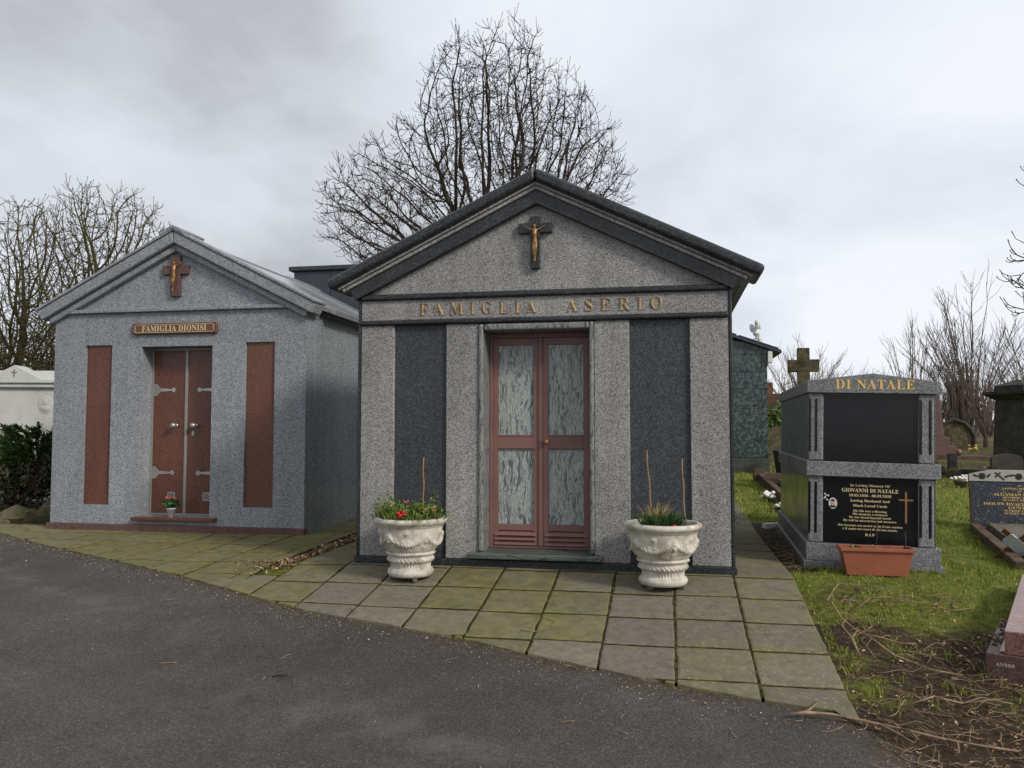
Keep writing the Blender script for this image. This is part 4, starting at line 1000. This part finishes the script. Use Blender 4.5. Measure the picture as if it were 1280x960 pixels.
def tree_mesh(nodes, par, tip, power, twig=(2, .28), seed=1, rmax=None, thick=.06, bend=.35, side=.95):
    r = random.Random(seed); n = len(nodes)
    kids = [[] for _ in range(n)]
    for i, p in enumerate(par):
        if p >= 0: kids[p].append(i)
    for _ in range(2):
        old = [p.copy() for p in nodes]
        for i in range(1, n):
            if kids[i] and par[i] >= 0:
                k_ = max(kids[i], key=lambda k: len(kids[k])); nodes[i] = old[i]*.4+(old[par[i]]+old[k_])*.3
    rad = [0]*n
    for i in range(n-1, -1, -1):
        rad[i] = tip if not kids[i] else sum(rad[k]**power for k in kids[i])**(1/power)
    if rmax: rad = [min(x, rmax) for x in rad]
    tr, cr = MB(), MB()
    # chains
    starts = [(0, None)]
    while starts:
        i, p = starts.pop(); ch = [i] if p is None else [p, i]
        while kids[ch[-1]]:
            ks = sorted(kids[ch[-1]], key=lambda k: -rad[k])
            for k in ks[1:]: starts.append((k, ch[-1]))
            ch.append(ks[0])
        rr = [rad[k] for k in ch]
        if p is not None: rr[0] = rr[1]*1.15
        # split thick and thin parts
        cut = 0
        while cut < len(ch) and rr[cut] > thick: cut += 1
        if cut >= 2: tr.tube([nodes[k] for k in ch[:cut+1]], rr[:cut+1], 8)
        if cut < len(ch):
            s_ = max(0, cut-1) if cut else 0
            pts = [nodes[k] for k in ch[s_:]]; ra = rr[s_:]
            if len(pts) > 1:
                e = pts[-1]; d = (e-pts[-2]).normalized()
                cr.tube(pts, ra, 4 if max(ra) < .03 else 6, False)
                for _ in range(twig[0]):
                    L = twig[1]*r.uniform(.4, 1.2); d2 = (d+Vector((r.gauss(0,.6), r.gauss(0,.6), r.gauss(0,.5)))).normalized(); up = Vector((0,0,bend))
                    a = e+d2*L*.5; b = a+(d2+up).normalized()*L*.4; c = b+(d2+up*2.4).normalized()*L*.25
                    cr.tube([e, a, b, c], [tip*.95, tip*.8, tip*.65, tip*1.05], 3, False)
    # side twigs along thin branches
    for i in range(n):
        if rad[i] < tip*3.4 and r.random() < side and par[i] >= 0:
            d = (nodes[i]-nodes[par[i]]).normalized(); d2 = (d*.75+Vector((r.gauss(0,.55), r.gauss(0,.55), r.gauss(0,.45)))).normalized(); L = twig[1]*r.uniform(.5, 1.5)
            a = nodes[i]+d2*L*.55; b = a+(d2+Vector((0,0,bend*2))).normalized()*L*.4
            cr.tube([nodes[i], a, b], [tip*.85, tip*.65, tip*.9], 3, False)
    return tr, cr
def cloud(seed, blobs, n, shell=.35):
    r = random.Random(seed); out = []; w = [b[1][0]*b[1][1]*b[1][2] for b in blobs]
    while len(out) < n:
        c, q = r.choices(blobs, w)[0]
        d = Vector((r.gauss(0,1), r.gauss(0,1), r.gauss(0,1))).normalized(); k = r.random()**.38
        p = Vector((c[0]+d.x*q[0]*k, c[1]+d.y*q[1]*k, c[2]+d.z*q[2]*k))
        nn = mnoise.noise(p*.9+Vector((seed, 0, 0)))+.5*mnoise.noise(p*2.1+Vector((0, seed, 0)))
        if nn < -.2 and r.random() < .8 or (k > .88 and nn < .05): continue
        out.append(tuple(p))
    return out
def make_tree(name, label, loc, trunk, blobs, n, seed, bark, tip=.008, power=2.3, group=None, thick=.075, twig=(2,.28), D=.22, di=1.5, dk=.42, bend=.35, rmax=None, jit=.25):
    o = thing(name, label, 'tree', loc, 0, group)
    nodes, par = grow(seed, trunk, cloud(seed+1, blobs, n), D, di, dk, jit=jit)
    tr, cr = tree_mesh(nodes, par, tip, power, twig, seed+2, rmax, thick, bend)
    tr.build('trunk', bark, o, smooth=True); cr.build('crown', bark, o, smooth=True); return o
Zt = 20.0; kx = Zt/1022.4
zb = at(.4, Zt).z
def px(x, y, dy=0): return ((x-640)*kx-.4, dy, 1.25+(535-y)*kx-zb)
make_tree('bare_tree', 'big bare spreading tree rising behind the large grey tomb', at(.4, Zt),
    [(0,0,-.1),(0,0,.7),(.02,0,1.4),(-.03,.05,2.0)],
    [(px(628,190),(2.45,2.2,3.45)), (px(690,200,.3),(1.75,1.9,2.3)), (px(500,265),(2.1,1.9,1.9)), (px(450,285,-.3),(1.15,1.4,1.1)), (px(720,235,-.3),(1.25,1.4,1.35)), (px(560,330),(2.4,1.6,1.3)), (px(535,200,.2),(1.25,1.4,1.7)), (px(745,215,.2),(1.0,1.2,1.2))], 10500, 21, 'bark', .0076, 1.92, thick=.07, twig=(4,.32), D=.17, di=1.4, dk=.245, jit=.2)
zb2 = at(-10.4, 20.5).z
make_tree('bare_tree', 'bare rounded tree behind the blue grey tomb, left of its gable', at(-10.4, 20.5),
    [(0,0,-.1),(0,0,.8),(.05,0,1.6),(0,0,2.3)], [((0,0,5.2-zb2),(2.1,1.9,2.35)), ((-.9,.2,4.2-zb2),(1.6,1.5,1.9)), ((.8,0,4.6-zb2),(1.35,1.4,1.6))], 6600, 44, 'bark_olive', .0082, 1.98, thick=.06, twig=(2,.26), D=.16, di=1.3, dk=.24, jit=.15)
make_tree('bare_tree', 'olive brown bare tree at the far left edge behind the white tomb', at(-13.6, 22.0),
    [(0,0,-.1),(0,0,.6),(.05,0,1.2)], [((0,0,4.4),(2.2,1.8,2.7)), ((1.2,0,2.8),(1.6,1.5,1.9))], 6200, 71, 'bark_olive', .009, 2.0, thick=.06, twig=(2,.3), D=.18, di=1.3, dk=.27, jit=.15)
make_tree('bare_tree', 'tangled low bare tree between the rounded tree and the white tomb', at(-11.6, 24.0),
    [(0,0,-.1),(0,0,.5)], [((0,0,2.6),(2.6,1.4,2.1))], 5800, 93, 'bark_olive', .009, 2.0, thick=.06, twig=(2,.3), D=.18, di=1.3, dk=.27, jit=.15)
def whips(name, label, loc, n, H, spread, seed, bark, tip=.006, side=5, group=None, base=.075, lean=.0):
    """many upright shoots from one base"""
    r = random.Random(seed); o = thing(name, label, 'tree', loc, 0, group); cr = MB(); tr = MB()
    tr.tube([(0,0,-.2),(0,0,.2),(.02,0,.55)], [base*1.4,base*1.2,base], 9)
    for k in range(n):
        a = r.uniform(0, 2*PI); s_ = spread*math.sqrt(r.random()); h = H*(1-.35*(s_/spread)**2)*r.uniform(.75, 1.03)
        ex, ey = s_*math.cos(a)+lean, s_*math.sin(a)*.7
        pts = []; m_ = 7
        for j in range(m_+1):
            t = j/m_; q_ = t**.85
            pts.append(Vector((base*.6*math.cos(a)*(1-t)+ex*1.2*(q_*.55+.45*t*t)+r.gauss(0,.03)*t, base*.6*math.sin(a)*(1-t)+ey*q_+r.gauss(0,.03)*t, .25+(h-.25)*t)))
        r0 = tip*r.uniform(2.1, 3.6); cr.tube(pts, [r0*(1-.8*j/m_)+tip*.3 for j in range(m_+1)], 5, False)
        for _ in range(side):
            t = r.uniform(.35, .97); j = min(m_-1, int(t*m_)); p = pts[j].lerp(pts[j+1], t*m_-j); d = (pts[j+1]-pts[j]).normalized()
            d2 = (d+Vector((r.gauss(0,.45), r.gauss(0,.45), 0))).normalized(); L = H*.17*r.uniform(.4, 1.1)
            m1 = p+d2*L*.5+Vector((0,0,.02)); cr.tube([p, m1, m1+(d2+Vector((0,0,.5))).normalized()*L*.5], [tip*1.1, tip*.9, tip*.5], 3, False)
            if r.random() < .6: cr.tube([m1, m1+(d2+Vector((r.gauss(0,.5), r.gauss(0,.5), .3))).normalized()*L*.35], [tip*.8, tip*.5], 3, False)
    tr.build('trunk', bark, o, smooth=True); cr.build('crown', bark, o, smooth=True); return o
def gpx(x, Y): return at((x-640)/1022.4*Y, Y)
whips('bare_tree', 'bare many stemmed tree rising left of the black monument, tallest on the right', gpx(1215, 27), 40, 5.4, 1.75, 5, 'bark_pale', .0075, 12)
whips('bare_tree', 'slender bare tree seen just above the right end of the two tier tomb', gpx(1143, 30), 16, 5.2, 1.2, 9, 'bark_pale', .0075, 8)
whips('bare_tree', 'bare twiggy tree directly behind the stone cross', gpx(1003, 36), 34, 4.8, 2.1, 14, 'bark_pale', .0075, 12)
whips('bare_tree', 'bare many stemmed tree at the right edge above the black monument', gpx(1300, 30), 34, 5.2, 1.9, 25, 'bark_pale', .0075, 12)
whips('bare_tree', 'thin bare saplings seen above the dark flat roofed tomb', gpx(388, 30), 16, 7.2, 1.1, 31, 'bark_pale', .008, 8)
pt_ = thing('pollard_stump', 'thick cut back pollard trunk among the bare stems behind the pointed headstone', 'tree', gpx(1203, 25.5)); m = MB()
for k, (dx, h, r) in enumerate(((-.3,1.75,.075),(-.05,1.9,.12),(.2,1.55,.08),(.02,1.1,.13))): m.tube([(dx*.2,0,-.1),(dx*.5,.02*k,.6),(dx,.03*k,h*.75),(dx*1.05,.03*k,h)], [r*1.5,r*1.2,r,r*1.15], 9)
m.build('trunk', 'bark', pt_, smooth=True); m = MB()
for k in range(60):
    x0 = rg.uniform(-.5,.5); m.tube([(x0*.7,0,rg.uniform(.5,1.9)),(x0+rg.gauss(0,.15),rg.gauss(0,.15),rg.uniform(2,2.6))], [.014,.005], 4, False)
m.build('crown', 'bark_pale', pt_)
for k, (x, Y, lab) in enumerate(((1172, 28, 'tangle of thin brown stems close to the right end of the two tier tomb'), (1232, 24.5, 'tangle of thin brown stems left of the black monument'), (1190, 31, 'tangle of greyish thin stems farthest behind the pointed headstone'))):
    whips('thicket', lab, gpx(x, Y), 40, 2.3, .9, 50+k, 'bark_pale', .006, 4, base=.08)
# near tree whose twigs reach in at the right
nb = at(6.05, 7.8); 
make_tree('bare_tree', 'dark bare tree standing just outside the right edge, twig tips reaching into the sky', nb, [(0,0,-.1),(0,0,.8),(-.03,0,1.6),(-.1,0,2.3)],
    [((-.82,.1,2.72),(.6,.5,.6))]*10+[((.4,.2,3.6),(1.3,1.2,1.2))], 900, 63, 'bark_dark', .006, 2.3, thick=.05, twig=(2,.16), D=.13, di=1.3, dk=.26, bend=.6, jit=.4)
# hedge, house, woodland
H_ = thing('hedge', 'clipped green laurel hedge beyond the green tiled tomb', 'hedge', gpx(1010, 27)); m = MB(); m.box(-1.7,1.7,-.25,.25,0,1.0); m.build('branches', 'bark_dark', H_)
mb, tn = leaves(3800, rg, [((x,0,.72),(.42,.5,.72)) for x in (-1.6,-1.1,-.6,0,.6,1.1,1.6)], .13, .55, .4, .55); mb.build('foliage', 'hedge', H_, attrs={'tint': ('FACE', tn)})
BH = thing('brick_house', 'far red brick house with a chimney behind the hedge', 'house', gpx(990, 46)-Vector((0,0,.9)), -.2)
m = MB(); m.box(-4, 3.2, 0, 5, -.3, 2.2); m.build('wall', 'brick', BH)
m = MB(); m.prism([(-4.2,2.21),(3.4,2.21),(2.4,3.4),(-3.2,3.4)], -.2, 5.2); rf = m.build('roof', 'tile', BH)
m = MB(); m.box(-1.6,-.9,1,1.6,3.3,4.1); m.build('chimney', 'brick', rf)
for x in (-2.6, .8):
    m = MB(); m.box(x, x+1, -.03, -.001, .8, 1.9); w_ = m.build('window', 'white_stone', BH); m = MB(); m.box(x+.08, x+.92, -.036, -.031, .88, 1.82); m.build('pane', 'black', w_)
def wood(u0, u1, y0, y1, n, h, seed, mat, leafy=0):
    r = random.Random(seed); m = MB()
    for k in range(n):
        x = r.uniform(u0, u1); y = r.uniform(y0, y1); p = at(x, y); hh = h*r.uniform(.5, 1.1)*(1+.3*mnoise.noise((x*.15, 0, seed))); e = Vector((r.gauss(0,.4), r.gauss(0,.3), hh))
        m.tube([p, p+e*.5+Vector((r.gauss(0,.15),0,0)), p+e], [.05,.03,.012], 4, False)
        for j in range(7):
            t = r.uniform(.3, .95); q = p+e*t; d = Vector((r.gauss(0,.7), r.gauss(0,.4), r.uniform(.2,1))).normalized()*hh*.25*r.uniform(.4,1); m.tube([q, q+d*.5, q+d+Vector((0,0,.1))], [.016,.012,.007], 3, False)
    return m
structure(wood(-34, -8, 27, 34, 520, 4.6, 3, 0).build('woodland', 'bark_olive'), 'stuff')
mb, tn = leaves(14000, rg, [((-17.8+k*.5, 25.5+1.0*(k%3), 1.9+.5*math.sin(k*1.9)),(1.2,.9,2.1+.5*math.sin(k*2.3))) for k in range(10)], .17, .5, .3, .1)
structure(mb.build('ivy_thicket', 'ivy', attrs={'tint': ('FACE', tn)}), 'stuff')
structure(wood(-40, 60, 52, 66, 1500, 4.6, 4, 0).build('distant_woodland', 'bark_pale'), 'stuff')

# ------------------------------------------------------------------ grass, twigs, leaves, grit
nr = random.Random(77); gb = MB(); gt = []
def tuft(u, v, n, h, w, spread=.03, dry=0):
    for _ in range(n):
        a = nr.uniform(0, 6.283); r = nr.random()*spread
        b = P(u+r*math.cos(a), v+r*math.sin(a)); b.z += lump(u, v)-.004
        hh = h*nr.uniform(.45, 1.2); dx, dy = nr.gauss(0,.42), nr.gauss(0,.42); th = nr.uniform(0, 3.14); s_ = Vector((math.cos(th), math.sin(th), 0))*w*nr.uniform(.6,1.2)
        m1 = b+Vector((dx*.4, dy*.4, .62))*hh; tip = b+Vector((dx, dy, .95))*hh
        o = len(gb.v); gb.v += [tuple(b-s_), tuple(b+s_), tuple(m1+s_*.8), tuple(m1-s_*.8), tuple(tip)]; gb.f += [(o,o+1,o+2,o+3),(o+3,o+2,o+4)]
        t = min(1, max(0, nr.gauss(.42+dry, .26))); gt.extend([t, t])
cnt = 0
while cnt < 26000:                                              # lawn round the two tier tomb
    u = nr.uniform(3.86, 8.2); v = nr.uniform(-4.5, 2.6)
    if v > vedge(u)-.1: continue
    if nr.random() > (1-soil_at(u, v))**2.4: continue
    if v < -1.2 and nr.random() < .3: continue
    if mnoise.noise((u*2.6, v*2.6, 9)) < -.28: continue
    tuft(u, v, 2, nr.uniform(.018,.05) if v > -1 else .04, .0024, .025, .16*mnoise.noise((u*1.3, v*1.3, 2))); cnt += 1
cnt = 0
while cnt < 8000:                                               # farther lawn
    u = nr.uniform(3.4, 10.5); v = nr.uniform(-13, -3.5)
    if nr.random() < soil_at(u, v): continue
    tuft(u, v, 2, .055, .006, .06, .1); cnt += 1
for u, v, n in ((3.93,1.72,26),(4.05,1.25,22),(4.28,1.5,22),(4.42,1.35,24),(4.6,1.05,26),(3.95,.9,26),(4.0,.5,34),(4.35,.75,28),(3.98,2.02,20),(4.5,1.95,22),(4.3,2.15,16),(3.9,1.25,18),(4.15,1.0,22),(4.7,1.7,18),(4.2,1.78,18),(4.75,2.05,14),(4.05,1.9,18),(4.4,1.9,16),(3.95,1.5,20),(4.55,1.45,22),(4.25,.95,24),(4.85,1.2,20),(4.1,.3,20)):
    tuft(u, v, n, .062, .003, .075, -.05)
for k in range(420):                                            # along the path edge and the tomb foot
    v = nr.uniform(-.3, 1.6); tuft(3.87+abs(nr.gauss(0,.03)), v, 2, .03, .002, .02)
for k in range(300):
    t = nr.uniform(0, 1.15); p = Vector((2.6043, 7.3878, 0))+Vector((math.cos(-.2334), math.sin(-.2334), 0))*t+Vector((math.sin(-.2334), -math.cos(-.2334), 0))*nr.uniform(.01,.07); u, v = uv_of(p.x, p.y); tuft(u, v, 2, .04, .0025, .02)
for k in range(60): tuft(2.95+nr.gauss(0,.05), 2.12+nr.gauss(0,.01), 2, .02, .002, .02)
for k in range(240):                                            # weeds in the slab joints
    u = -.06+pit*nr.randint(0, 7)+nr.gauss(0,.006); v = nr.uniform(.05, 2.0)
    if nr.random() < .4: u = nr.uniform(-.5, 3.8); v = .06+pit*nr.randint(1, 3)+nr.gauss(0,.008)
    if v < vedge(u)-.03 and mnoise.noise((u*2, v*2, 4)) > -.05:
        gt_n = len(gb.v); tuft(u, v, 3, .014, .0022, .014, -.15)
        for q in range(gt_n, len(gb.v)): gb.v[q] = (gb.v[q][0], gb.v[q][1], gb.v[q][2]+.018)
structure(gb.build('grass', 'grass', attrs={'tint': ('FACE', gt)}), 'stuff')

def vine(u, v, ang, L, r, wig=.35, arch=.05, n=14):
    pts = []; a = ang; x, y = u, v
    for k in range(n):
        pts.append(P(x, y, max(.006, r+.0*k)+lump(x, y)+arch*math.sin(PI*k/(n-1))*(.6+.4*math.sin(k*1.3))+.004))
        a += nr.gauss(0, wig); x += math.cos(a)*L/n; y += math.sin(a)*L/n
    return pts
def vine_obj(name, label, pts, r, side=0, mat='twig'):
    b = pts[0].copy(); m = MB(); n = len(pts); r *= .8; m.tube([p-b for p in pts], [r*(1-.55*k/n)*(1+.18*math.sin(k*2.1)) for k in range(n)], 6)
    for s_ in range(side):
        k = nr.randint(min(1,n-2), max(1,n-3)); d = (pts[k+1]-pts[k]).normalized(); d2 = (Matrix.Rotation(nr.choice((-1,1))*nr.uniform(.5,1.1), 3, 'Z') @ d); L = nr.uniform(.1,.3); q = pts[k]-b
        m.tube([q, q+d2*L*.5+Vector((0,0,.02)), q+(Matrix.Rotation(nr.gauss(0,.4),3,'Z') @ d2)*L+Vector((0,0,.005))], [r*.55, r*.45, r*.25], 5)
    o = tag(m.build(name, mat, smooth=True), label, 'branch'); o.location = b; return o
def path_uv(lst, r): return [P(u, v, r+lump(u, v)+dz) for u, v, dz in lst]
vine_obj('fallen_branch', 'long pale fallen branch lying from the road edge across the bare soil', path_uv([(3.47,2.43,.02),(3.55,2.42,.03),(3.68,2.42,.03),(3.78,2.46,.03),(3.9,2.52,.03),(4.0,2.56,.03),(4.1,2.6,.02),(4.2,2.62,.02),(4.32,2.66,.01),(4.5,2.7,.01)], .012), .0135, 4)
vine_obj('dry_vine', 'curling pale vine stem looping through the grass before the terracotta trough', path_uv([(3.95,.55,.03),(4.0,.75,.06),(4.02,1.0,.05),(4.1,1.2,.03),(4.2,1.3,.05),(4.32,1.34,.03),(4.42,1.3,.02)], .008), .009, 4)
vine_obj('dry_vine', 'pale vine stem arching over the grass near the path edge', path_uv([(3.95,.72,.02),(4.05,.55,.09),(4.12,.4,.1),(4.2,.28,.04),(4.22,.2,.02)], .008), .007, 3)
vine_obj('dry_vine', 'looped vine stem lying in the grass right of the terracotta trough', path_uv([(4.15,.75,.02),(4.3,.62,.07),(4.48,.55,.05),(4.7,.66,.04),(4.85,.7,.02),(5.0,.64,.02)], .008), .007, 4)
vine_obj('dry_vine', 'hooked vine stem on bare soil halfway between trough and fallen branch', path_uv([(4.02,1.55,.02),(4.0,1.42,.07),(4.06,1.32,.1),(4.12,1.42,.08),(4.22,1.58,.04),(4.4,1.72,.03),(4.55,1.78,.02)], .008), .009, 5)
vine_obj('dry_vine', 'forked vine stem lying right above the fallen branch', path_uv([(4.15,2.2,.02),(4.28,2.15,.05),(4.42,2.18,.05),(4.55,2.08,.04),(4.7,2.12,.02)], .008), .008, 5)
vine_obj('dry_twig', 'thin white twig curled on the slabs below the brown door', path_uv([(1.78,1.4,.01),(1.9,1.42,.012),(2.0,1.35,.015),(2.0,1.22,.012),(1.93,1.17,.01)], .004+.016), .004, 0)
vine_obj('dry_twig', 'small dark twig lying on the asphalt left of centre', path_uv([(.35,2.3,.0),(.42,2.28,.006),(.5,2.31,.004)], .004+.01), .005, 1, 'bark_dark')
tw = MB(); 
for k in range(520):
    u = nr.uniform(3.72, 5.0); v = nr.uniform(.3, 3.05)
    if nr.random() > .2+.8*soil_at(u, v) or v > vedge(u)+.25: continue
    if v < 1.8 and nr.random() < .35: continue
    pts = vine(u, v, nr.uniform(0, 6.28), nr.uniform(.08, .42), .004, .3, nr.uniform(0,.035), 8); r = nr.uniform(.001,.0034)
    tw.tube(pts, [r*(1-.5*j/8) for j in range(8)], 4)
for k in range(60):
    pts = vine(nr.uniform(3.88, 4.05), nr.uniform(-3, -.4), nr.uniform(0, 6.28), nr.uniform(.08,.3), .004, .3, .02, 8); tw.tube(pts, nr.uniform(.002,.005), 4)
for k in range(26):
    u = nr.uniform(-2.5, 3.5); pts = vine(u, vedge(u)+abs(nr.gauss(.25,.5))+.05, nr.uniform(0, 6.28), nr.uniform(.05,.16), .012, .35, .004, 6); tw.tube(pts, nr.uniform(.0015,.003), 4)
structure(tw.build('twig_litter', 'twig', smooth=True), 'stuff')
lb = MB(); lt = []
def dead_leaf(u, v, s_, dz=.01):
    p = P(u, v, dz+lump(u, v)); a = Vector((nr.gauss(0,1), nr.gauss(0,1), nr.gauss(0,.35))).normalized(); n = Vector((nr.gauss(0,.4), nr.gauss(0,.4), 1)).normalized(); b = n.cross(a).normalized()
    lb.add([p-a*s_, p-b*s_*.5+n*s_*.3, p+a*s_, p+b*s_*.5+n*s_*.25], [(0,1,2),(0,2,3)]); t = nr.random(); lt.extend([t, t])
for k in range(1500):
    v = nr.uniform(-3.2, .2); w_ = nr.gauss(0, .045) ; dead_leaf(-.67+w_+.06*(v<-1)*0, v, nr.uniform(.012,.028), nr.uniform(0,.035))
for k in range(160): dead_leaf(nr.gauss(-.85,.16), nr.gauss(.12,.12), nr.uniform(.008,.022), .026)
for k in range(1500): dead_leaf(nr.uniform(3.85,5.0), nr.uniform(.2,3.0), nr.uniform(.004,.018), .01)
for k in range(50): dead_leaf(nr.uniform(3.3,3.9), nr.uniform(-4.5,-3.0), nr.uniform(.01,.02), .03)
for k in range(260):
    u = nr.uniform(-5,3.6); dead_leaf(u, vedge(u)+abs(nr.gauss(0,.3)), nr.uniform(.006,.014), .016)
structure(lb.build('leaf_litter', 'leaf', attrs={'tint': ('FACE', lt)}), 'stuff')
gr = MB(); gtn = []
def grit(u, v, s_, dz):
    p = P(u, v, dz); o = len(gr.v)
    gr.v += [tuple(p+Vector((s_*nr.uniform(.5,1)*math.cos(a), s_*nr.uniform(.5,1)*math.sin(a), 0))) for a in (0,1.5,3,4.6)]+[tuple(p+Vector((0,0,s_*.8)))]
    gr.f += [(o,o+1,o+4),(o+1,o+2,o+4),(o+2,o+3,o+4),(o+3,o,o+4)]; t = nr.random()**2.4; gtn.extend([t]*4)
for k in range(4200):
    u = nr.uniform(-6, 4); t = abs(nr.gauss(0,.16)); grit(u, vedge(u)+t-.02, nr.uniform(.002,.006), .009)
for k in range(500):
    u = nr.uniform(-5, 4); t = nr.uniform(0, 3); grit(u, vedge(u)+t, nr.uniform(.002,.0055), .009)
for k in range(420):
    u = nr.uniform(-4.5, 3.8); grit(u, vedge(u)-abs(nr.gauss(0,.4)), nr.uniform(.002,.005), .0225)
structure(gr.build('grit', 'grit', attrs={'tint': ('FACE', gtn)}), 'stuff')

# ------------------------------------------------------------------ light, sky, camera
SUN_EL = R(32); sd = Vector((.756*math.cos(SUN_EL), -.654*math.cos(SUN_EL), math.sin(SUN_EL))).normalized()
sl = bpy.data.lights.new('sun', 'SUN'); sl.energy = 2.0; sl.angle = R(11); sl.color = (1, .95, .87)
so = bpy.data.objects.new('sun', sl); COL.objects.link(so); so.rotation_euler = sd.to_track_quat('Z', 'Y').to_euler(); so.location = (8,-8,12)
w = bpy.data.worlds.new('World'); scene.world = w; w.use_nodes = True; t = w.node_tree; nd = t.nodes; lk = t.links
bg = nd['Background']; bg.inputs['Strength'].default_value = .1
sky = nd.new('ShaderNodeTexSky'); sky.sky_type = 'NISHITA'; sky.sun_disc = False; sky.sun_elevation = SUN_EL; sky.sun_rotation = math.atan2(sd.x, sd.y)
tc = nd.new('ShaderNodeTexCoord'); sp = nd.new('ShaderNodeSeparateXYZ'); lk.new(tc.outputs['Generated'], sp.inputs[0])
def mth(op, a, b=0.0, c=0.0, clamp=False):
    n = nd.new('ShaderNodeMath'); n.operation = op; n.use_clamp = clamp
    for i, x in enumerate((a, b, c)):
        if isinstance(x, bpy.types.NodeSocket): lk.new(x, n.inputs[i])
        else: n.inputs[i].default_value = x
    return n.outputs[0]
zc = mth('ADD', mth('MAXIMUM', sp.outputs['Z'], 0.0), .32)
cx = mth('DIVIDE', sp.outputs['X'], zc); cy = mth('DIVIDE', sp.outputs['Y'], zc)
cb = nd.new('ShaderNodeCombineXYZ'); lk.new(cx, cb.inputs[0]); lk.new(cy, cb.inputs[1])
def nz(scale, detail, rough, off, dist=.3):
    mp = nd.new('ShaderNodeMapping'); mp.inputs['Location'].default_value = off; lk.new(cb.outputs[0], mp.inputs[0])
    n = nd.new('ShaderNodeTexNoise'); n.inputs['Scale'].default_value = scale; n.inputs['Detail'].default_value = detail; n.inputs['Roughness'].default_value = rough; n.inputs['Distortion'].default_value = dist
    lk.new(mp.outputs[0], n.inputs['Vector']); return n.outputs['Fac']
n1 = nz(.9, 5, .5, (3.1, 1.7, 0)); n2 = nz(2.4, 6, .55, (7.3, 2.2, 0))
f = mth('ADD', mth('MULTIPLY', n1, 1.3), mth('MULTIPLY', n2, .5)); f = mth('SUBTRACT', f, .34)
# the darker cloud bank stands to the left and high; paler towards the right
f = mth('ADD', f, mth('MULTIPLY', mth('ADD', mth('MULTIPLY', sp.outputs['X'], .55), mth('MULTIPLY', sp.outputs['Z'], -.2)), .5))
cr = nd.new('ShaderNodeValToRGB'); lk.new(f, cr.inputs['Fac']); E_ = cr.color_ramp.elements
cols = [(.26, lin(171,173,178)), (.42, lin(196,199,205)), (.56, lin(209,214,223)), (.74, lin(224,227,232))]
while len(E_) < 4: E_.new(.5)
for e, (p, c) in zip(E_, cols): e.position = p; e.color = c
sc_ = nd.new('ShaderNodeVectorMath'); sc_.operation = 'SCALE'; lk.new(cr.outputs['Color'], sc_.inputs[0]); sc_.inputs['Scale'].default_value = 10.0
mx = nd.new('ShaderNodeMix'); mx.data_type = 'RGBA'; mx.inputs['Factor'].default_value = .93; lk.new(sky.outputs['Color'], mx.inputs['A']); lk.new(sc_.outputs[0], mx.inputs['B'])
lk.new(mx.outputs['Result'], bg.inputs['Color'])

cam = bpy.data.cameras.new('camera'); cam.sensor_width = 36; cam.lens = 1022.44/1280*36; cam.clip_start = .05; cam.clip_end = 2000
co = bpy.data.objects.new('camera', cam); COL.objects.link(co); co.location = (0, 0, 1.25); co.rotation_euler = (PI/2+.0537, 0, 0); scene.camera = co
scene.view_settings.view_transform = 'Standard'; scene.view_settings.look = 'None'; scene.view_settings.exposure = 0.34; scene.view_settings.gamma = 1.0; scene.view_settings.use_curve_mapping = False
scene.cycles.max_bounces = 6; scene.cycles.diffuse_bounces = 3
